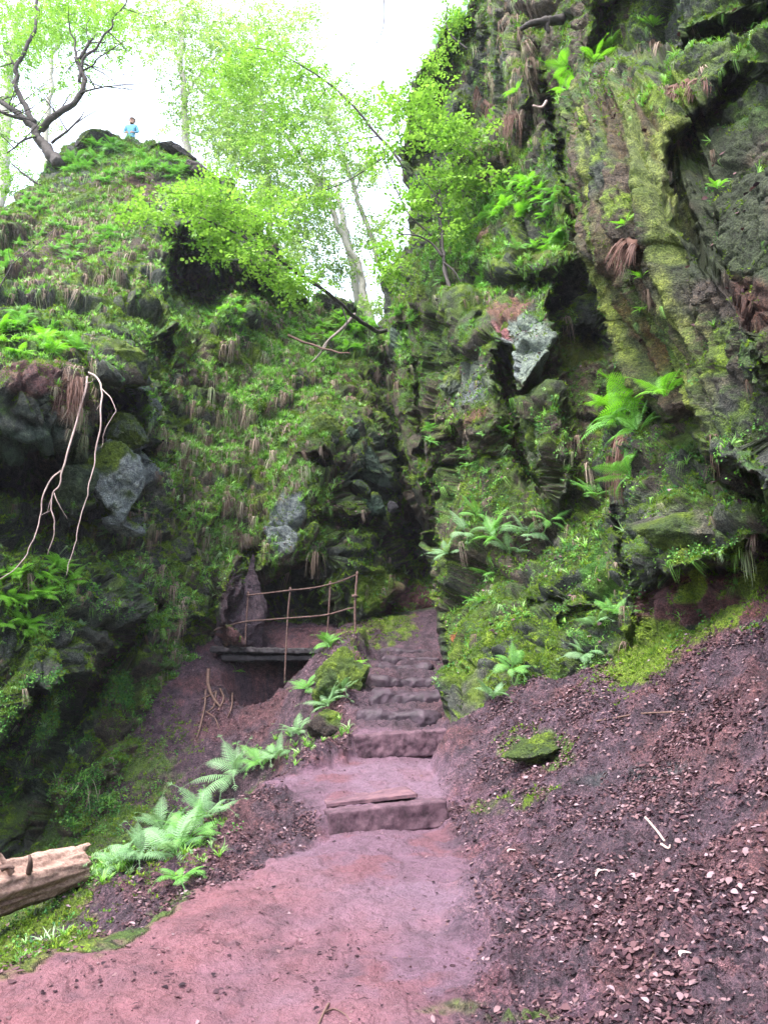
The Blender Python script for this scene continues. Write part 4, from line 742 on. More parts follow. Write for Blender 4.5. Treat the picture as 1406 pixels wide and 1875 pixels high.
# ------------------------------------------------------------------ plants on the rock and litter on the ground
M_fern = leafy('fern_green', [(0, (.055, .17, .04)), (.35, (.09, .26, .05)), (.7, (.14, .33, .07)), (1, (.08, .23, .06))], .5, .35)
M_fern_p = leafy('pale_fern_green', [(0, (.075, .17, .065)), (.5, (.14, .27, .12)), (1, (.23, .37, .20))], .5, .35, (1, 1.1, .7))
M_fern_b = leafy('bright_fern_green', [(0, (.09, .28, .02)), (.5, (.15, .38, .03)), (1, (.20, .45, .05))], .5, .45)
M_grass = leafy('grass_green', [(0, (.07, .19, .03)), (.4, (.15, .33, .05)), (.75, (.22, .44, .09)), (1, (.32, .45, .27))], .5, .3)
M_straw = leafy('dead_grass', [(0, (.09, .06, .045)), (.35, (.20, .145, .11)), (.7, (.34, .27, .22)), (.85, (.20, .26, .13)), (1, (.10, .06, .045))], .8, .15, (1, .9, .8), .2)
M_herb = leafy('small_green_leaves', [(0, (.03, .10, .03)), (.4, (.06, .17, .04)), (.8, (.105, .25, .055)), (1, (.16, .32, .06))], .7, .3, spec=.15)
M_mossl = leafy('moss_tufts', [(0, (.045, .085, .012)), (.4, (.10, .175, .018)), (.75, (.18, .27, .03)), (1, (.07, .16, .03))], .9, .2, (1.1, 1.2, .5), .1)
M_litter = leafy('beech_litter', [(0, (.013, .007, .011)), (.4, (.038, .018, .025)), (.66, (.080, .040, .046)), (.84, (.135, .078, .085)), (.96, (.18, .12, .135)), (1, (.23, .165, .19))], .75, .08, (1, .8, .7), .15)

# ---- fern fronds
def frond(seed, n=24, w=.30, droop=.55, L=1.):
    """one feather-shaped frond along +X, arching; pinnae are toothed strips"""
    r = np.random.default_rng(seed); V = []; F = []; A = []
    def rach(t): return np.array([t*L*math.cos(droop*t*.8)*1.0, .04*math.sin(t*3+seed), L*(.55*t-droop*1.05*t*t)])
    def nv(): return sum(len(v) for v in V)
    t = np.linspace(0, 1, 14); p = np.array([rach(a) for a in t]); wd = .010*(1-t)+.002
    b0 = nv(); V.append(np.concatenate([p+np.stack([0*t, wd, 0*t], -1), p-np.stack([0*t, wd, 0*t], -1)])); A.append(np.full(28, .1)); i = np.arange(13); F.append(np.stack([i, i+1, i+15, i+14], -1)+b0)
    for k in range(n):
        t = .14+.86*(k/(n-1))**1.0; ln = w*(math.sin(min(1, (t+.12)*1.15)*math.pi)**.6 if t < .9 else (1-t)*4+.12)*(1 if t > .3 else .35+.65*t/.3)*r.uniform(.9, 1.08)
        ln = max(ln, .02); P = rach(t); T = rach(min(1, t+.02))-rach(t-.02); T /= np.linalg.norm(T)
        for sd in (1, -1):
            d = np.array([.32+.25*t, sd, 0]); d = d[0]*T+d[1]*np.array([0, 1., 0])+np.array([0, 0, -.10+r.uniform(-.06, .06)]); d /= np.linalg.norm(d); q = np.cross(d, T); up_ = q/np.linalg.norm(q)*sd; side = np.cross(up_, d)
            m = 9; s = np.linspace(0, 1, m); wv = ln*.078*(1-s**1.6)*np.where(np.arange(m) % 2 == 0, 1.2, .5)+.0012; wv[0] *= .5
            c = P+np.outer(s*ln, d)+np.outer(-.18*ln*s*s, (0, 0, 1))
            b0 = nv(); V.append(np.concatenate([c+np.outer(wv, side)+np.outer(-wv*.35, up_), c, c-np.outer(wv, side)+np.outer(-wv*.35, up_)])); A.append(np.full(3*m, r.uniform(.1, .9)*.25+.35)); i = np.arange(m-1)
            F.append(np.concatenate([np.stack([i, i+1, i+m+1, i+m], -1), np.stack([i+m, i+m+1, i+2*m+1, i+2*m], -1)])+b0)
    return np.concatenate(V), np.concatenate(F), np.concatenate(A)
FR_ = [frond(1, 26, .185, .50), frond(2, 25, .21, .70), frond(3, 28, .17, .38), frond(4, 24, .19, .85)]
FRM = {}
def frond_mesh(k, m):
    if (k, m.name) not in FRM:
        v, f, a = FR_[k]; me = mesh_np('frond', v, [f], {'rnd': a}); me.materials.append(m); FRM[(k, m.name)] = me
    return FRM[(k, m.name)]
def clump(seed, n, m, lean=0.):
    """a whole fern as one mesh, for those too far off to tell its fronds apart"""
    r = np.random.default_rng(seed); b = MB()
    for k in range(n):
        v, f, a = FR_[r.integers(4)]; az = k/n*6.283+r.uniform(-.3, .3); el = r.uniform(-.1, .7); s = r.uniform(.7, 1.05)
        M = np.array(Matrix.Rotation(az, 3, 'Z') @ Matrix.Rotation(-el, 3, 'Y')); b.add(v[::1]*s @ M.T, [f], a+r.uniform(-.15, .15))
    me = b.mesh('fern'); me.materials.append(m); return me
CL = {m.name: [clump(10+k, 12+k % 3, m) for k in range(3)] for m in (M_fern, M_fern_p, M_fern_b)}
def fern(px, py, size, label, m=M_fern, parts=False, group=None, nf=None, out=.5, flat=0.):
    """size: frond length in pixels of the photograph"""
    p, n = hit(px, py); d = p[1]*CP+(p[2]-CAMZ)*SP; L = size*d/FPX
    z = n*out+np.array([0, 0, .75]); z /= np.linalg.norm(z); q = Vector(z).to_track_quat('Z', 'Y'); roll = R.uniform(0, 6.28)
    if parts:
        e = empty('fern', p-z*.01, label, 'fern', group); e.rotation_mode = 'QUATERNION'; e.rotation_quaternion = q; nf = (nf or 9)+2
        for k in range(nf):
            fo = link('frond', frond_mesh(int(R.integers(4)), m), None, e); fo.rotation_euler = (R.uniform(-.25, .25), -R.uniform(.0, .75)+flat, roll+k/nf*6.283+R.uniform(-.25, .25)); s = L*R.uniform(.72, 1.08); fo.scale = (s, s, s)
        return e
    o = link('fern', CL[m.name][int(R.integers(3))], None, None, p-z*.01); o.rotation_mode = 'QUATERNION'; o.rotation_quaternion = q @ Vector((0, 0, 1)).rotation_difference(Vector((0, 0, 1))); o.rotation_quaternion = q @ Matrix.Rotation(roll, 3, 'Z').to_quaternion()
    s = L*R.uniform(.9, 1.1); o.scale = (s, s, s); return tag(o, label, 'fern', group)
G1 = 'ferns along the edge of the ravine'
for x, y, s, lab, m in [(322, 1560, 125, 'large pale green fern with long fronds beside the broken end of the log', M_fern_p), (262, 1568, 100, 'pale fern between the log end and the largest fern', M_fern_p), (378, 1495, 100, 'pale fern on the ravine edge, the next one up from the largest fern', M_fern_p), (215, 1580, 85, 'grassy pale fern right against the broken end of the log', M_fern_p), (350, 1530, 95, 'fern half hidden between the two biggest pale ferns', M_fern), (300, 1520, 90, 'fern leaning out over the ravine behind the largest pale fern', M_fern_p), (505, 1388, 70, 'small fern trailing along the bank toward the mound', M_fern_p), (330, 1610, 85, 'lower fern growing under the largest pale fern on the litter bank', M_fern),
                       (425, 1418, 105, 'bright feathery fern standing alone at the ravine edge below the mound', M_fern_p), (482, 1402, 75, 'grassy looking fern just above the lone feathery fern', M_fern), (548, 1340, 70, 'fern with drooping fronds at the foot of the mossy mound', M_fern_p), (600, 1292, 70, 'fern on the middle of the mossy mound beside the stairs', M_fern_p),
                       (560, 1262, 55, 'fern hanging into the hollow under the platform', M_fern), (640, 1225, 60, 'yellow green fern at the top of the mossy mound', M_fern_b), (600, 1182, 62, 'fern with flat fronds at the corner of the platform beside the railing', M_fern), (628, 1268, 50, 'small fern leaning over the muddy stair from the mound', M_fern_p), (432, 1228, 26, 'tiny bright green fern under the dark platform', M_fern_b)]:
    fern(x, y, s, lab, m, True, G1, 9 if s > 40 else 6)
G2 = 'ferns on the rock wall beside the stairs'
for x, y, s, lab, m in [(1185, 745, 125, 'large bright fern with arching fronds on the ledge of the wall below the fluted block', M_fern_b), (1130, 775, 95, 'bright fern drooping from the ledge, just below the large arching one', M_fern), (1150, 870, 85, 'shaded fern hanging below the ledge fern near the brown roots', M_fern), (1085, 905, 75, 'fern spreading flat fronds halfway up the wall under the ledge ferns', M_fern),
                       (850, 975, 75, 'pale fern at the wall corner above the muddy stairs', M_fern_p), (905, 985, 80, 'wide pale fern in the middle of the row above the stairs', M_fern), (960, 975, 70, 'fern at the far end of the row above the stairs', M_fern_p), (845, 1050, 60, 'fern jutting from the very corner of the wall over the stair', M_fern), (900, 1050, 55, 'small fern beneath the row of ferns above the stairs', M_fern),
                       (1085, 1140, 62, 'flat pale fern at the foot of the wall near the bright moss', M_fern_p), (1070, 1195, 52, 'low pale fern between the wall foot and the leaf litter', M_fern_p), (935, 1220, 52, 'fern low on the mossy wall foot, near the leaf litter', M_fern), (900, 1275, 52, 'lowest fern of the wall, beside the foot of the stairs', M_fern_p), (1000, 1000, 50, 'fern with brown dead fronds under it on the wall', M_fern), (1215, 720, 80, 'upright fern behind the large arching fern of the ledge', M_fern_b), (1165, 790, 85, 'fern with fronds pointing down at the middle of the ledge', M_fern), (1110, 740, 70, 'fern at the outer tip of the ledge, fronds reaching toward the stairs', M_fern_b),
                       (870, 940, 55, 'small fern behind the wall corner fern above the stairs', M_fern), (1010, 950, 55, 'fern above the one with dead fronds on the wall', M_fern), (930, 1010, 60, 'fern hanging just below the middle of the row above the stairs', M_fern_p), (820, 1010, 45, 'fern peeping round the wall corner over the stair', M_fern_p), (1120, 1120, 50, 'fern in the corner where the wall foot meets the bright moss', M_fern), (870, 1100, 40, 'little fern on the mossy wall under the row of ferns', M_fern)]:
    fern(x, y, s*1.2, lab, m, True, G2, 8)
G3_ = 'ferns high on the fluted block'
for x, y, s, lab in [(1040, 120, 62, 'yellow green fern at the corner on top of the fluted block'), (1085, 110, 62, 'fern with the brightest fronds on top of the fluted block'), (1115, 85, 58, 'fern behind the brightest one on top of the fluted block'), (1190, 45, 45, 'small fern in the recess above the fluted block'), (1035, 160, 45, 'small fern drooping over the upper corner of the fluted block'),
                     (1395, 20, 45, 'fern in the top corner of the rock wall'), (945, 165, 45, 'upright bright fern in the chimney left of the fluted block'), (1312, 340, 38, 'thin fern alone in the dark recess of the overhanging block'), (1172, 505, 40, 'fern on the fluted face, halfway down'), (1140, 410, 40, 'grey green fern above a tuft of dead leaves on the fluted face'), (1175, 565, 34, 'fern under the halfway fern of the fluted face')]:
    fern(x, y, s, lab.replace('left of', 'beside'), M_fern_b, True, G3_, 6)
def field(pts, s0, s1, label, group, m, n, jit=14):
    for k in range(n):
        x, y = pts[k % len(pts)]; x += R.normal()*jit; y += R.normal()*jit*.6
        fern(x, y, R.uniform(s0, s1), label, m if not isinstance(m, tuple) else m[int(R.integers(len(m)))], False, group)
field([(140, 300), (180, 290), (215, 285), (250, 290), (290, 290), (330, 300), (360, 315), (150, 320), (200, 320), (260, 315), (320, 325)], 26, 42, 'hazy green fern in the thick row just below the top of the crag', 'ferns under the crag top', M_fern, 34, 16)
field([(20, 610), (50, 600), (80, 610), (110, 620), (40, 640), (90, 640), (15, 590), (130, 640)], 34, 55, 'bright fern in the mass of ferns above the brown root curtain', 'ferns above the root curtain', (M_fern, M_fern_b), 22)
field([(20, 380), (60, 370), (120, 400), (170, 440), (60, 440), (110, 470), (200, 420), (230, 450), (20, 480)], 26, 42, 'dull green fern scattered over the brown slope of the crag', 'ferns on the brown crag slope', M_fern, 26, 18)
field([(25, 1050), (60, 1060), (95, 1060), (20, 1100), (55, 1090), (15, 1140), (50, 1150), (110, 1040)], 44, 72, 'fern in the clump under the pale hanging branches', 'ferns under the hanging branches', M_fern_b, 16, 10)  # brighter green stands in for light missing under the overhang
field([(590, 600), (620, 590), (650, 605), (680, 600), (610, 625), (570, 620), (640, 630), (660, 590), (540, 600)], 26, 40, 'yellow green fern in the sunny notch at the head of the gully', 'ferns in the notch', M_fern_b, 22, 12)
field([(420, 560), (450, 580), (480, 560), (510, 590), (440, 620), (380, 590), (500, 640)], 20, 32, 'small fern on the upper gully slope below the notch', 'ferns on the gully slope', (M_fern, M_fern_b), 20, 16)
field([(930, 340), (960, 330), (990, 350), (1020, 370), (950, 390), (1000, 400), (1030, 440), (970, 450), (920, 400), (900, 360)], 34, 56, 'green fern in the hanging mass beside the fluted block', 'ferns in the hanging mass', (M_fern, M_fern_b), 28, 16)
field([(830, 15), (822, 40), (815, 70), (805, 95), (845, 0)], 22, 36, 'backlit fern on the skyline edge of the rock wall', 'ferns on the skyline edge', M_fern_b, 14, 8)
field([(745, 560), (760, 600), (800, 520), (840, 480), (740, 640), (880, 520), (910, 470)], 24, 40, 'fern on the far shoulder of the rock wall near the curled root', 'ferns near the curled root', M_fern, 18, 16)
field([(180, 960), (200, 975), (225, 1080), (150, 1130), (255, 1070), (185, 1150)], 22, 34, 'small fern on the dark rock below the pale boulder', 'ferns below the pale boulder', M_fern_p, 9, 8)
field([(820, 700), (790, 800), (850, 830), (880, 860), (900, 790)], 20, 32, 'small fern in a crack of the ribbed rock wall', 'ferns in cracks of the ribs', M_fern, 12, 14)

# ---- helpers for ground cover: pick surface points by masks drawn over the photograph
AW = np.zeros(len(AP)); vx, vy = ax_, ay_
LIVE = np.nonzero(ok)[0]; lx, ly, lS, lP, lN = vx[LIVE], vy[LIVE], AS[LIVE], AP[LIVE], AN[LIVE]
lnz = fbm(lP*1.7+4, 4, 401); lnz2 = fbm(lP*5+4, 3, 402)
hang = sstep(-.42, .02, lN[:, 2])*(1-.75*(lS == 1)*sstep(1040, 1075, lx)*sstep(1290, 1240, lx)*sstep(200, 260, ly)*sstep(760, 690, ly))*(1-.5*(lS == 1)*(lx > 1240)*(ly > 180)*(ly < 800))
def pick(w, n):
    w = np.clip(w, 0, None); c = np.cumsum(w); i = np.searchsorted(c, R.random(n)*c[-1]); return np.clip(i, 0, len(w)-1)
def cover(name, label, tvs, mtl, idx, size, up=.6, nrm=.5, jitter=.35, lift=0., anis=None, rn=None, bend=.4):
    b = MB(); idx = np.asarray(idx); which = R.integers(0, len(tvs), len(idx))
    for k, (tv, tf) in enumerate(tvs):
        q = idx[which == k]
        if not len(q): continue
        P = lP[q]+R.normal(size=(len(q), 3))*bend*.02; Nn = lN[q]; ax = Nn*nrm+np.array([0, 0, up])+R.normal(size=(len(q), 3))*jitter
        M = rotmats(ax, R.random(len(q))*6.283); S = size(q) if callable(size) else R.uniform(size[0], size[1], len(q))
        v, f, r = scatter(tv, tf, P+Nn*lift, M, S, R.random(len(q)) if rn is None else rn(q)); b.add(v, f, r)
    o = link(name, b.mesh(name), mtl); return tag(o, label, None, None, 'stuff')
# templates: grass tufts, clumps of tiny leaves, moss, dead leaves
def tuft(seed, n=13, spread=.55, droop=1.1, w=.028):
    r = np.random.default_rng(seed); V = []; F = []
    for k in range(n):
        az = r.uniform(0, 6.283); l = r.uniform(.55, 1.); s = np.linspace(0, 1, 5); lean = r.uniform(.2, 1)*spread
        rr = l*(lean*s+.35*s*s*lean); z = l*(s-.5*droop*s*s*r.uniform(.6, 1.3)); wd = w*(1-s**1.5)+.003; c, sn = math.cos(az), math.sin(az)
        cen = np.stack([rr*c, rr*sn, z], -1); sd = np.array([-sn, c, 0]); b = len(V)*10; V.append(np.concatenate([cen+np.outer(wd, sd), cen-np.outer(wd, sd)])); i = np.arange(4); F.append(np.stack([i, i+1, i+6, i+5], -1)+b)
    return np.concatenate(V), [np.concatenate(F)]
def hangt(seed, n=17, w=.012):
    r = np.random.default_rng(seed); V = []; F = []
    for k in range(n):
        az = r.uniform(0, 6.283); l = r.uniform(.45, 1.1); s = np.linspace(0, 1, 6); o = r.uniform(.08, .34); rr = o*(1-(1-s)**2)*l+.12*r.normal()*s; z = l*(.45*s-1.55*s*s); wd = w*r.uniform(.6, 1.3)*(1-s**2)+.003; c, sn = math.cos(az), math.sin(az)
        cen = np.stack([rr*c+r.normal()*.05, rr*sn+r.normal()*.05, z], -1); sd = np.array([-sn, c, 0]); b = len(V)*12; V.append(np.concatenate([cen+np.outer(wd, sd), cen-np.outer(wd, sd)])); i = np.arange(5); F.append(np.stack([i, i+1, i+7, i+6], -1)+b)
    return np.concatenate(V), [np.concatenate(F)]
TUFT = [tuft(k) for k in range(4)]; HANG = [hangt(20+k, 18+6*(k % 3)) for k in range(6)]
def leafball(seed, n=14, ls=.30, h=.5):
    r = np.random.default_rng(seed); V = []; F = []
    for k in range(n):
        p = r.normal(size=3)*np.array([.45, .45, .2])+(0, 0, h*r.uniform(.2, 1)); a = r.normal(size=3)*.5+(0, 0, .8); M = rotmats(a[None], np.array([r.uniform(0, 6.28)]))[0]; s = ls*r.uniform(.6, 1.2)
        q = np.array([[0, 0, 0], [.35, .42, .08], [.85, .35, .05], [1.1, 0, -.05], [.85, -.35, .05], [.35, -.42, .08]])*s; V.append(q @ M.T+p); b = k*6; F += [[b, b+1, b+2, b+3], [b, b+3, b+4, b+5]]
    return np.concatenate(V), [np.array(F)]
HERB = [leafball(k) for k in range(4)]
def mosst(seed, n=16):
    r = np.random.default_rng(seed); V = []; F = []
    for k in range(n):
        a = r.normal(size=2)*.5; p = np.array([a[0], a[1], -.1]); t = p+np.array([a[0]*.5, a[1]*.5, r.uniform(.35, .8)]); sd = r.normal(size=3)*.12; V += [p+sd, p-sd, t]; F.append([3*k, 3*k+1, 3*k+2])
    return np.array(V), [np.array(F)]
MOSST = [mosst(k) for k in range(4)]
def dead(seed):
    r = np.random.default_rng(seed); c = r.uniform(-.5, .7); f = r.uniform(-.1, .35); s = np.array([0, .25, .55, .8, 1.]); w = np.array([.03, .27, .33, .2, .01])*r.uniform(.75, 1.1); z = c*s*(1-s)*1.2
    V = np.concatenate([np.stack([s, w, z+f*w*1.5], -1), np.stack([s, 0*w, z], -1), np.stack([s, -w, z+f*w*1.5*r.uniform(-.5, 1.3)], -1)])-(.5, 0, 0); i = np.arange(4)
    return V, [np.concatenate([np.stack([i, i+1, i+6, i+5], -1), np.stack([i+5, i+6, i+11, i+10], -1)])]
DEAD = [dead(k) for k in range(7)]
def md(*bl):
    m = np.zeros(len(lx))
    for b in bl: m = np.maximum(m, b[-1]*blob(lx, ly, *b[:-1], soft=.5))
    return m
bare = md((215, 870, 65, 75, 0, 1), (140, 890, 40, 45, 0, 1), (525, 950, 30, 60, 0, 1), (950, 635, 50, 70, 0, 1), (447, 1100, 45, 70, 0, 1), (845, 700, 50, 40, 0, .7), (1390, 400, 170, 200, 0, .8), (810, 200, 60, 110, 0, .6), (372, 500, 50, 62, 0, 1), (60, 870, 160, 45, 0, 1), (670, 870, 60, 90, 0, .8), (1150, 260, 45, 130, -15, .6), (530, 1140, 110, 50, 0, .7), (1300, 1090, 130, 60, -15, .3))
cliff = (lS < 2)*1.
dist = lP[:, 1]
gi = lS == 2; gxl = np.interp(lP[:, 1], *PLx); gxr = np.interp(lP[:, 1], *PRx); inpath = gi*sstep(-.1, .12, lP[:, 0]-gxl)*sstep(-.12, .1, gxr-lP[:, 0])*sstep(15.5, 15, lP[:, 1])
# moss fringe on everything mossy
ml = np.concatenate([fbm(lP*3.1+5, 4, 41)]); wm = 3*gi*sstep(-20, 20, sdf_poly(lx, ly, BAND))*(lP[:, 0] > 1)*sstep(-.2, .3, lnz)*dist+cliff*(1-bare*.9)*sstep(-.35, .5, ml+lN[:, 2]*.4)*dist**1.5+gi*(1-inpath)*md((1170, 1200, 90, 50, -30, 3), (980, 1360, 70, 30, 0, 1.5), (940, 1465, 90, 16, -12, .8), (60, 1740, 120, 80, -30, 3), (150, 1500, 200, 130, 0, 3), (700, 1150, 60, 30, 0, 2), (240, 1400, 110, 130, 0, 2), (640, 1190, 40, 30, 0, 1.5))*dist
cover('moss', 'short green moss furring the rock faces', MOSST, M_mossl, pick(wm*hang, 80000), lambda q: R.uniform(.02, .05, len(q))*np.sqrt(dist[q]/9), .3, 1., .35)
# leafy ground cover
wh = cliff*(1-bare)*(.25+md((150, 1330, 230, 220, 0, 2.), (330, 1180, 90, 120, 0, 1), (940, 900, 150, 250, 0, .3), (1280, 830, 130, 60, 0, 1.2), (880, 1180, 90, 120, 0, .3), (420, 640, 150, 110, 0, 1.), (900, 420, 130, 120, 0, 1), (1270, 1010, 130, 30, 0, .8)))*sstep(-.1, .4, lnz)*dist**1.6+gi*(1-inpath)*(md((150, 1480, 220, 130, 0, 2.2), (40, 1700, 120, 70, 0, 1.5), (1180, 1180, 140, 50, -20, .8), (1340, 1150, 90, 40, 0, .6)))*sstep(-.3, .3, lnz)*dist
cover('undergrowth', 'small leafy plants creeping over the mossy rock', HERB, M_herb, pick(wh*hang, 11000), lambda q: R.uniform(.04, .10, len(q))*np.sqrt(dist[q]/10), .5, .8, .4)
# green grass and wood rush
wg = cliff*(1-bare)*(.12+md((460, 760, 150, 230, 15, 2.4), (400, 600, 120, 80, 0, 1.6), (150, 430, 190, 110, 0, 1.2), (60, 620, 130, 70, 0, 2), (930, 430, 130, 130, 0, 2), (620, 640, 90, 60, 0, 1.5), (1250, 130, 160, 60, -15, 1.3), (190, 640, 90, 50, 0, 1.6), (750, 620, 60, 60, 0, 1.5), (300, 1000, 130, 130, 0, .5), (250, 300, 130, 40, 0, .6), (350, 1130, 70, 80, 0, .5)))*sstep(-.25, .35, lnz+lnz2*.5)*dist**1.6
wg = wg+gi*(1-inpath)*md((190, 1590, 50, 24, 0, 3.), (360, 1540, 60, 40, 0, 1.2), (540, 1370, 60, 30, 0, 2), (40, 1760, 90, 22, -35, 1.2), (600, 1330, 40, 30, 0, 1))*dist
cover('grass', 'green grass and rush blades on the ledges and slopes', TUFT+HANG[:3], M_grass, pick(wg*hang, 15000), lambda q: R.uniform(.10, .26, len(q))*np.sqrt(dist[q]/12), .9, .55, .25)
ws = cliff*(1-bare)*(.05+md((450, 740, 140, 210, 15, 2.), (110, 450, 150, 90, 0, 2.), (90, 730, 90, 60, 0, 1.8), (300, 960, 120, 80, 0, .9), (240, 360, 90, 50, 0, 1.), (1200, 130, 90, 50, -15, 1.), (660, 700, 60, 60, 0, 1.5), (930, 150, 50, 130, 0, 1.3), (190, 660, 60, 40, 0, 1.2), (330, 1080, 50, 100, 0, .5), (880, 540, 80, 30, 0, 1), (1150, 470, 40, 40, 0, 1)))*sstep(0, .45, lnz2+lnz*.3)*dist**1.6
cover('dead_grass', 'dead straw coloured grass hanging in tufts down the slopes', HANG, M_straw, pick(ws*hang*(.3+sstep(-.15, .35, lnz)), 7500), lambda q: R.uniform(.12, .30, len(q))*np.sqrt(dist[q]/13)*np.where(R.random(len(q)) < .25, 1.6, .9), 1., .15, .12, .02)
# dead leaves: thick on the banks, a few on the path, drifts on the ledges
edge_ = sstep(-.05, .75, lP[:, 0]-gxr+.25*lnz)*(lP[:, 0] > 0)+(lP[:, 0] <= 0)
wl = gi*(1-inpath)*edge_*(.10+sstep(-.35, .45, lnz*.6+.8*lnz2))*(.12+(lP[:, 0] > .3)*1.+(lP[:, 0] < .3)*sstep(1., .2, gxl-lP[:, 0])*.8+md((240, 1380, 90, 60, 60, .9), (420, 1300, 90, 110, 0, .35)))
BD = sstep(-20, 20, sdf_poly(lx, ly, BAND))*gi
wl = wl*(1-.9*BD); wl = wl*(1-.85*md((1170, 1200, 60, 40, -30, 1), (1260, 1080, 60, 30, 0, 1), (150, 1480, 190, 110, 0, .7), (830, 1400, 30, 60, 0, .6), (1050, 1420, 130, 18, -8, .6), (850, 1620, 90, 120, 0, .6), (900, 1540, 90, 60, 0, .5)))+gi*inpath*.005*(1+2*(lP[:, 1] < 5))
sz = lambda q: R.uniform(.014, .042, len(q))*np.where(R.random(len(q)) < .1, 1.4, 1)
cover('leaf_litter', 'brown and pale dead beech leaves covering the banks', DEAD, M_litter, pick(wl*dist**1.7, 150000), sz, 1., 1., .38, .004)
wl2 = cliff*sstep(.1, .5, lN[:, 2])*(.2+md((450, 740, 140, 200, 0, 1), (880, 780, 120, 160, 0, 1), (1000, 900, 80, 130, 0, 1), (660, 880, 50, 80, 0, 2), (640, 690, 70, 30, 0, 2), (1230, 150, 120, 60, 0, 1), (870, 1180, 60, 80, 0, .5), (240, 1370, 60, 60, 0, 2)))*sstep(0, .4, lnz)*dist**1.6
cover('fallen_leaves', 'dead beech leaves caught on the ledges of the rock', DEAD, M_litter, pick(wl2, 6500), lambda q: R.uniform(.05, .075, len(q)), .8, .8, .5, .01)
# small crumbs and grit on the path and the bank
CR = []
for k in range(4):
    v, f = ico(1); CR.append((v*np.random.default_rng(k).uniform(.7, 1.2, (len(v), 1))*(1, .8, .6), [f]))
cover('soil_crumbs', 'crumbs of earth and grit on the path and banks', CR, M_litter, pick(gi*(inpath*.35*sstep(-.2, .3, lnz)+(1-inpath)*1.*sstep(16, 12, dist))*dist, 30000), lambda q: R.uniform(.003, .014, len(q))*np.where(inpath[q] > .5, .55, .8), 1, .5, .2, .0, rn=lambda q: R.random(len(q))**2*.6)
# curtain of brown roots and dead bracken skirts
def curtain(px0, py0, px1, py1, ln, n, label, name='root_curtain'):
    b = MB(); p0 = None; bar = smooth_line([hit(px0+(px1-px0)*t, py0+(py1-py0)*t)[0] for t in (0, .33, .66, 1)], 12)+np.array([0, .10, .0])
    for k in range(int(n*2.2)):
        t = R.random(); _, nn = hit(px0+(px1-px0)*t, py0+(py1-py0)*t); p = bar[int(t*11.99)]+R.normal(size=3)*.012; p0 = p if p0 is None else p0; L = ln*(p[1]*CP+(p[2]-CAMZ)*SP)/FPX*R.uniform(.45, 1.1)
        h = np.array([nn[0], nn[1], 0]); h /= np.linalg.norm(h)+1e-6; s = np.linspace(0, 1, 7)[:, None]; q = p+h*(.22*np.sqrt(s)*R.uniform(.5, 1))+np.array([0, 0, -1])*L*s+np.array([.06, .03, 0])*np.sin(s*R.uniform(2, 6)+R.uniform(0, 6))*L*.5
        b.tube(q-p0, np.linspace(R.uniform(.003, .009), .0015, 7), 4, R.random())
    b.tube(bar-p0, .05, 8, .1, wob=.5); o = link(name, b.mesh(name), M_rootfan, None, p0); return tag(o, label, 'roots', None)
M_rootfan = leafy('dead_root_fibres', [(0, (.05, .025, .018)), (.5, (.13, .07, .055)), (1, (.22, .14, .12))], .9, .05, (1, .8, .7), .2)
curtain(95, 655, 140, 680, 95, 130, 'thick brown curtain of dead roots hanging beside the bare branches'); curtain(20, 650, 100, 650, 60, 70, 'shorter fringe of brown roots hanging under the bright ferns')
curtain(1230, 150, 1300, 130, 55, 60, 'purple brown fringe of dead roots over the dark overhanging block'); curtain(1085, 130, 1110, 120, 40, 50, 'rusty brown tuft of dead fibres under the brightest ferns')
curtain(1125, 800, 1160, 790, 120, 70, 'brown root fringe hanging under the big ledge fern'); curtain(240, 345, 290, 350, 30, 60, 'dark shaggy fringe of roots under the crag top'); curtain(925, 200, 960, 200, 60, 60, 'shaggy dark root fringe hanging in the chimney'); curtain(1150, 430, 1170, 440, 55, 50, 'tuft of dead brown fronds on the fluted face'); curtain(870, 150, 900, 190, 60, 50, 'dark hanging fibres beside the black cleft near the skyline')
# ------------------------------------------------------------------ trees: trunks and limbs as tubes, crowns as leafy sprays
M_leaf = leafy('beech_leaves', [(0, (.10, .21, .03)), (.4, (.155, .29, .045)), (.75, (.23, .37, .075)), (1, (.13, .25, .04))], .45, .45, (1.1, 1.25, .7))
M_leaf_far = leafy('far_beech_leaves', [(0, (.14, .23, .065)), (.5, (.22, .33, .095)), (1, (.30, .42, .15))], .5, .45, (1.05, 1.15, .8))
def spray(seed, n=8):
    """a flat twig with alternate leaves"""
    r = np.random.default_rng(seed); V = []; F = []
    for k in range(n):
        t = (k+1)/n; p = np.array([t, .06*math.sin(4*t+seed), -.12*t*t]); a = (1 if k % 2 else -1)*r.uniform(.6, 1.1)*(1-.6*(k == n-1)); s = .17*r.uniform(.7, 1.2); tl = r.uniform(-.8, .8); dz = r.uniform(-.6, .35)
        d = np.array([math.cos(a), math.sin(a), dz]); sd = np.array([-math.sin(a), math.cos(a), tl]); q = np.array([[0, 0], [.28, .4], [.72, .36], [1, 0], [.72, -.36], [.28, -.4]])*s
        V.append(p+q[:, :1]*d+q[:, 1:]*sd); b = k*6; F += [[b, b+1, b+2, b+3], [b, b+3, b+4, b+5]]
    return np.concatenate(V), [np.array(F)]
SPR = [spray(k) for k in range(5)]
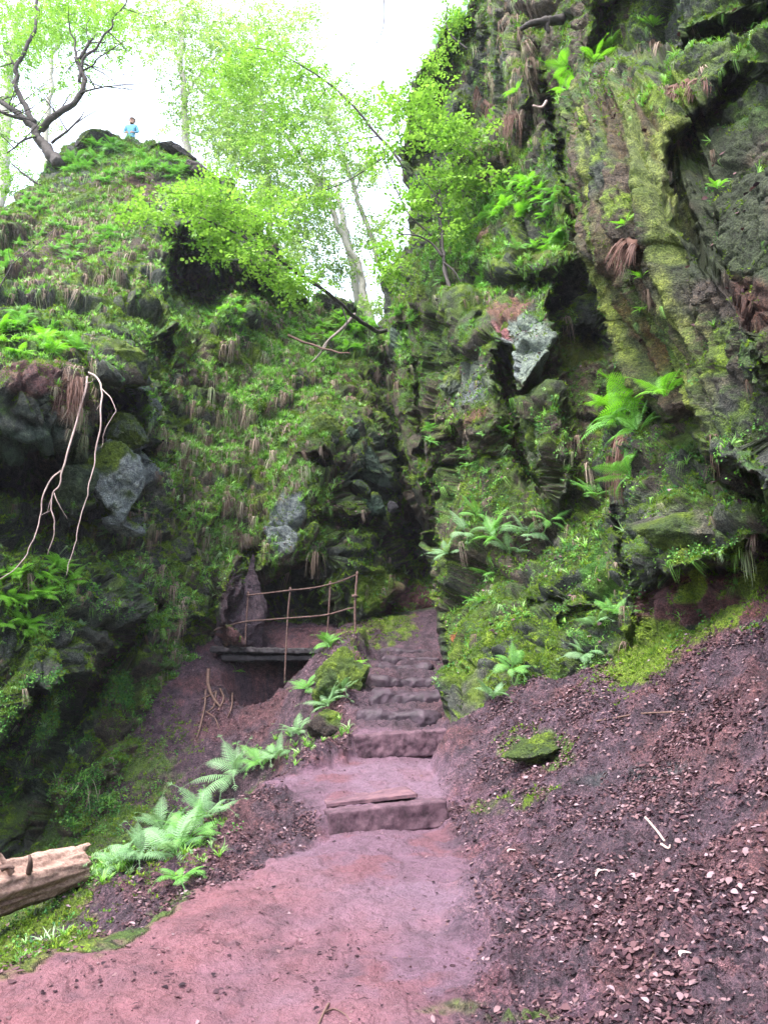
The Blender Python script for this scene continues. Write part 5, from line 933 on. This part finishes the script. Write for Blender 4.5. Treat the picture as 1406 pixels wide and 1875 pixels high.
def crown_mesh(blobs, leaf, mtl, dens=1., flat=.35, nz=.9):
    """blobs: (px, py, Y, rx, ry, ry_depth, count) in photo pixels; sprays gather in layered clusters"""
    b = MB()
    for (px, py, Y, rx, ry, dd, n) in blobs:
        n = int(n*dens*1.7); nc = max(3, n//9); c = R.normal(size=(nc, 3)); c /= np.linalg.norm(c, axis=1, keepdims=True); c *= R.random((nc, 1))**.45
        w = R.random(nc)**1.5+.15; k = R.choice(nc, n, p=w/w.sum()); o = c[k]+R.normal(size=(n, 3))*np.array([.24, .13, .2])
        P = at(px+o[:, 0]*rx, py+o[:, 1]*ry, Y+o[:, 2]*dd)
        ax = np.array([0, 0, 1.])+R.normal(size=(n, 3))*flat
        for j in range(len(SPR)):
            q = R.integers(0, len(SPR), n) == j
            if q.sum(): v, f, r = scatter(SPR[j][0], SPR[j][1], P[q], rotmats(ax[q], R.random(q.sum())*6.283), R.uniform(.7, 1.2, q.sum())*leaf/.19, R.random(q.sum())); b.add(v, f, r)
    return b
def tree(name, label, limbs, blobs, bark, leafm, leaf=.075, group=None, dens=1., cat='tree', wig=.12, twigs=0):
    base = np.array(pw(*limbs[0][0][0])); e = empty(name, base, label, cat, group); b = MB()
    base0 = limbs; LP = []
    for k, (q, r0, r1) in enumerate(limbs):
        n = len(q)*7; p = smooth_line([pw(*a) for a in q], n); s = np.linspace(0, 1, n)[:, None]; p = p+(fbm(p*1.2+k*3, 3, 60+k)*wig)[:, None]*np.array([1, .5, .6])*np.minimum(s*6, 1)
        LP.append(p)
        m = MB() if k else b; m.tube(p-base, np.linspace(r0, r1, n), 10 if r0 > .08 else 6, wob=.18); 
        if k: link('limb', m.mesh('limb'), bark, e)
    link('trunk', b.mesh('trunk'), bark, e)
    for k in range(twigs):
        p = LP[1+int(R.integers(len(LP)-1))]; i = int(R.uniform(.25, .98)*(len(p)-1)); d = R.normal(size=3)*np.array([1, .5, .8])+np.array([.2, 0, .5]); d /= np.linalg.norm(d); L = R.uniform(.6, 1.9); s = np.linspace(0, 1, 12)[:, None]
        q = p[i]-base+d*L*s+np.array([0, 0, .35])*L*s*s*R.uniform(-1, 1)+.10*fbm(s*np.array([[3, 3, 3.]])+k*7, 3, 80)[:, None]*np.array([1, .5, 1])*s; m = MB(); m.tube(q, np.linspace(.022, .005, 12), 5, wob=.2); j = R.integers(4, 10); d2 = d+R.normal(size=3)*.8; d2 /= np.linalg.norm(d2); m.tube(q[j]+d2*L*.45*np.linspace(0, 1, 7)[:, None], np.linspace(.012, .004, 7), 5); link('twig', m.mesh('twig'), bark, e)
    if blobs: c = crown_mesh(blobs, leaf, leafm, dens); c.V = [v-base for v in c.V]; link('crown', c.mesh('crown', False), leafm, e)
    return e
tree('beech_tree', 'dark gnarled tree with wide curving limbs leaning out of the shoulder of the crag',
     [([(108, 300, 21.6), (88, 280, 21.8), (74, 258, 22), (68, 235, 22)], .20, .14), ([(72, 240, 22), (45, 218, 22), (15, 192, 22), (-40, 150, 22.3), (-90, 60, 23)], .12, .05), ([(64, 225, 22), (52, 205, 22), (38, 175, 22), (34, 140, 22), (42, 110, 22), (60, 70, 22), (68, 20, 22.2), (80, -60, 22.5)], .10, .045),
      ([(75, 238, 22), (100, 215, 21.8), (128, 195, 21.7), (146, 165, 21.6), (148, 130, 21.6), (142, 105, 21.6)], .12, .06), ([(146, 150, 21.6), (160, 110, 21.6), (185, 80, 21.5), (210, 40, 21.5), (235, -10, 21.5)], .06, .02), ([(143, 110, 21.6), (165, 88, 21.6), (178, 62, 21.6)], .07, .03), ([(142, 110, 21.6), (134, 80, 21.6), (132, 50, 21.7)], .05, .02),
      ([(60, 222, 22), (30, 212, 21.8), (0, 200, 21.6), (-30, 170, 21.6)], .07, .03), ([(78, 232, 22), (110, 200, 21.7), (128, 172, 21.7)], .04, .015), ([(95, 262, 21.8), (125, 235, 21.5), (150, 205, 21.4)], .05, .015), ([(70, 250, 22), (45, 255, 21.6), (15, 280, 21.5)], .05, .02), ([(150, 170, 21.6), (185, 160, 21.4), (230, 155, 21.2)], .035, .01), ([(35, 140, 22), (20, 110, 22), (5, 90, 22.2)], .04, .015), ([(75, 340, 21), (50, 325, 21), (20, 300, 21)], .05, .02), ([(150, 130, 21.6), (190, 100, 21.2), (225, 75, 21)], .03, .01)],
     [(30, 40, 23, 110, 70, 2, 170), (190, 30, 22.5, 90, 50, 2, 130), (20, 270, 22.5, 60, 60, 1.5, 110), (110, 120, 23.5, 90, 60, 1.5, 70), (-60, 160, 23, 80, 160, 2, 90), (60, 60, 24, 120, 80, 2, 330), (30, 330, 22.5, 50, 30, 1, 50), (20, 150, 23.5, 70, 70, 1.5, 110), (170, 80, 23, 70, 40, 1.5, 90), (130, 20, 23.5, 120, 40, 2, 160)], M_bark_d, M_leaf, .075, twigs=34)
M_bark_p = plain('hazy_bark', [(.3, (.20, .19, .16)), (.6, (.32, .31, .27)), (.8, (.4, .4, .33))], 7, .85, .02)  # bark paled for the far trees, haze put into its colour
G = 'tall slender trees beyond the crag'
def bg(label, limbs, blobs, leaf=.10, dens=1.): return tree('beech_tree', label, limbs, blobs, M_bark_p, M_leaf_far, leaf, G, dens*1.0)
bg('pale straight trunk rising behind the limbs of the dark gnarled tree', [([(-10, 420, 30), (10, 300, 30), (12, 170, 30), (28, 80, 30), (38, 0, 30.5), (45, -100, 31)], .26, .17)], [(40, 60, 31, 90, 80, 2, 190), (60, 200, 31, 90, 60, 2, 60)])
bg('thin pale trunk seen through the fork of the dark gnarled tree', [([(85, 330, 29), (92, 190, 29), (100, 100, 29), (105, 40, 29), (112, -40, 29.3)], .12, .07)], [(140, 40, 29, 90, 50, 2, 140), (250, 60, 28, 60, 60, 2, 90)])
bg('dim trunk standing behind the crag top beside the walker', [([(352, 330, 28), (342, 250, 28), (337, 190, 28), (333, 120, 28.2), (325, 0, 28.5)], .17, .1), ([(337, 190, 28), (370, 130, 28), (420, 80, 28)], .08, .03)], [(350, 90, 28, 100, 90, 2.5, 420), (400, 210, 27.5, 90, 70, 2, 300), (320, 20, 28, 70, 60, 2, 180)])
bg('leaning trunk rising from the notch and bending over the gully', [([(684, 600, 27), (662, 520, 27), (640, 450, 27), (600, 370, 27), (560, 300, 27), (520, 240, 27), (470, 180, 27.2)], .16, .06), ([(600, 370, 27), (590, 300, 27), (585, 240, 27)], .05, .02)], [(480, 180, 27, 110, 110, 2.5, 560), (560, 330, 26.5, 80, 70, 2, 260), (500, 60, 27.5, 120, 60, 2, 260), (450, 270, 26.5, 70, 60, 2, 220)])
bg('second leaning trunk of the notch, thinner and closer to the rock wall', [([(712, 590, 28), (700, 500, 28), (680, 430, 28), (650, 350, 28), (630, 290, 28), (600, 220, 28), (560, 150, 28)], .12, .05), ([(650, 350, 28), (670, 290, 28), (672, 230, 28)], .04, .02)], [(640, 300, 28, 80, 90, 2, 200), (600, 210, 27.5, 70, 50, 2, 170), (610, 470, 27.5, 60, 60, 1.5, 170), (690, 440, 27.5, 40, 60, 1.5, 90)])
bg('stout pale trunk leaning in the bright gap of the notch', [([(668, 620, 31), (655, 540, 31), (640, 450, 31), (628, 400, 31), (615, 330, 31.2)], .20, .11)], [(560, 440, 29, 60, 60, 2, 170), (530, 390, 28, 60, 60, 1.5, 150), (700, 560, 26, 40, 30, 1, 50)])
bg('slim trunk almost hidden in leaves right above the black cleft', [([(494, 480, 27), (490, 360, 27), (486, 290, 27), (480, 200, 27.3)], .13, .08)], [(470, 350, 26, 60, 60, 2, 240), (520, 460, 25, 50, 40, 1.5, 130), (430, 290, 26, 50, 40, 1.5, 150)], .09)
# branches reaching into the gorge from the notch and the wall
tree('beech_branch', 'long leafy beech branch arching across the face of the crag from the rock wall',
     [([(712, 604, 18.4), (690, 606, 17.8), (660, 588, 17), (625, 558, 16), (580, 520, 15.2), (520, 480, 14.6), (455, 440, 14.2), (390, 405, 14), (320, 385, 13.9), (250, 380, 13.8)], .06, .01), ([(520, 480, 14.6), (470, 470, 14.3), (420, 465, 14.2)], .015, .005), ([(455, 440, 14.2), (420, 400, 14.1), (370, 360, 14), (310, 352, 14)], .02, .005), ([(625, 558, 16), (640, 590, 16), (625, 620, 16)], .02, .006)],
     [(300, 388, 13.8, 80, 14, .8, 75), (350, 360, 14, 60, 18, .8, 70), (400, 410, 14, 60, 30, .8, 80), (430, 350, 14.2, 60, 40, 1, 80), (450, 460, 14.2, 60, 32, .8, 70), (500, 500, 14.5, 50, 30, .8, 45), (480, 400, 14.5, 60, 50, 1, 90), (560, 520, 15, 50, 36, 1, 60)], M_bark_d, M_leaf, .075, None, 1., 'branch', .05)
tree('beech_branch', 'fine twigged branch arching through the pale sky above the notch',
     [([(760, 330, 20), (700, 260, 20), (640, 190, 20), (570, 130, 20), (500, 95, 20), (440, 85, 20.2)], .05, .01), ([(640, 190, 20), (600, 150, 19.8), (540, 140, 19.8)], .02, .006), ([(690, 250, 20), (640, 260, 20), (560, 290, 20)], .02, .006), ([(600, 160, 20), (560, 210, 20), (500, 280, 20)], .02, .005), ([(700, 290, 19.5), (640, 330, 19.5), (560, 360, 19.5), (500, 385, 19.5)], .02, .006)],
     [(470, 110, 20, 80, 50, 1.5, 130), (560, 150, 20, 70, 60, 1.5, 120), (640, 200, 20, 60, 50, 1, 60), (560, 270, 20, 80, 50, 1, 100), (500, 230, 20, 60, 60, 1, 120), (430, 150, 20.5, 60, 70, 1.5, 110), (560, 370, 19.5, 90, 26, 1, 80)], M_bark_d, M_leaf, .08, None, 1., 'branch', .06)
tree('hazel_sapling', 'leafy sapling growing out of the rock wall over the notch',
     [([(858, 560, 14.6), (820, 520, 14.8), (806, 440, 15), (800, 360, 15), (790, 280, 15), (785, 200, 15.2)], .045, .01), ([(806, 440, 15), (780, 420, 15), (740, 380, 15), (715, 320, 15), (700, 270, 15)], .025, .008), ([(800, 360, 15), (830, 300, 14.8), (850, 250, 14.6)], .02, .006), ([(790, 280, 15), (760, 220, 15), (720, 180, 15)], .02, .006)],
     [(740, 190, 15, 60, 40, .8, 60), (800, 240, 14.8, 60, 36, .8, 75), (850, 250, 14.4, 45, 30, .6, 50), (780, 160, 15, 50, 28, .8, 30), (770, 370, 15, 50, 50, .8, 55), (730, 480, 15.5, 40, 60, .8, 60), (820, 400, 14.8, 50, 60, .8, 50), (860, 320, 14.6, 50, 40, .8, 50), (705, 260, 15.4, 40, 30, .8, 30)], M_bark_d, M_leaf, .085, None, 1., 'sapling', .05)
tree('hazel_sapling', 'bright leafy twigs at the skyline edge of the rock wall',
     [([(855, 90, 17), (830, 70, 17), (815, 40, 17), (820, 5, 17)], .03, .01), ([(830, 70, 17), (800, 90, 17), (785, 120, 17)], .015, .005)], [(815, 70, 17, 28, 50, .6, 36), (835, 15, 17, 30, 26, .6, 26), (800, 120, 17, 24, 26, .5, 18)], M_bark_d, M_leaf, .07, None, 1., 'sapling', .05)
tree('hanging_twig', 'thin bare twig hanging in the white sky near the rock wall', [([(700, -40, 18), (702, 40, 18), (690, 75, 18), (680, 105, 18)], .02, .005), ([(690, 75, 18), (684, 90, 18), (688, 104, 18)], .008, .004)], None, M_bark_d, M_leaf, .07, None, 1., 'twig', .04)
# ------------------------------------------------------------------ daylight
w = bpy.data.worlds.new('World'); scene.world = w; w.use_nodes = True; nt = w.node_tree
sky = nt.nodes.new('ShaderNodeTexSky'); sky.sky_type = 'NISHITA'; sky.sun_disc = False
SUN_EL, SUN_AZ = rad(62), rad(-138)
sky.sun_elevation = SUN_EL; sky.sun_rotation = SUN_AZ; sky.dust_density = 3.; sky.air_density = 1.; sky.ozone_density = 1
bg = nt.nodes['Background']; hs = nt.nodes.new('ShaderNodeHueSaturation'); hs.inputs['Saturation'].default_value = .55; nt.links.new(sky.outputs[0], hs.inputs['Color']); nt.links.new(hs.outputs[0], bg.inputs[0]); bg.inputs[1].default_value = .15
sd = bpy.data.lights.new('sun', 'SUN'); sd.energy = 0.9; sd.angle = rad(22); sd.color = (1, .93, .84)
so = bpy.data.objects.new('sun', sd); C.objects.link(so)
d = Vector((math.cos(SUN_EL)*math.sin(SUN_AZ), math.cos(SUN_EL)*math.cos(SUN_AZ), math.sin(SUN_EL)))
so.rotation_euler = (-d).to_track_quat('-Z', 'Y').to_euler(); so.location = d*40
scene.view_settings.view_transform = 'Standard'; scene.view_settings.look = 'None'; scene.view_settings.gamma = 1
scene.view_settings.exposure = 2.95
scene.cycles.max_bounces = 8; scene.cycles.diffuse_bounces = 6; scene.cycles.transparent_max_bounces = 4; scene.cycles.use_denoising = True


# ---- haze volume added for the lens veil on the crag and to lift shadows
V, F = box_np((340, 310, 47), (1, 1, 1)); hz = link('haze', mesh_np('haze', V+np.array([0, 25., 19.5]), [F], None, False)); tag(hz, 'thin pale haze added to veil the crag and lift the shadows', None, None, 'stuff')
hm = bpy.data.materials.new('haze'); hm.use_nodes = True; hn = hm.node_tree; hn.nodes.remove(hn.nodes['Principled BSDF'])
pv = hn.nodes.new('ShaderNodeVolumePrincipled'); pv.inputs['Color'].default_value = (.86, .92, 1, 1); pv.inputs['Density'].default_value = .0004; hn.links.new(pv.outputs[0], hn.nodes['Material Output'].inputs['Volume']); hz.data.materials.append(hm)
scene.cycles.volume_bounces = 0
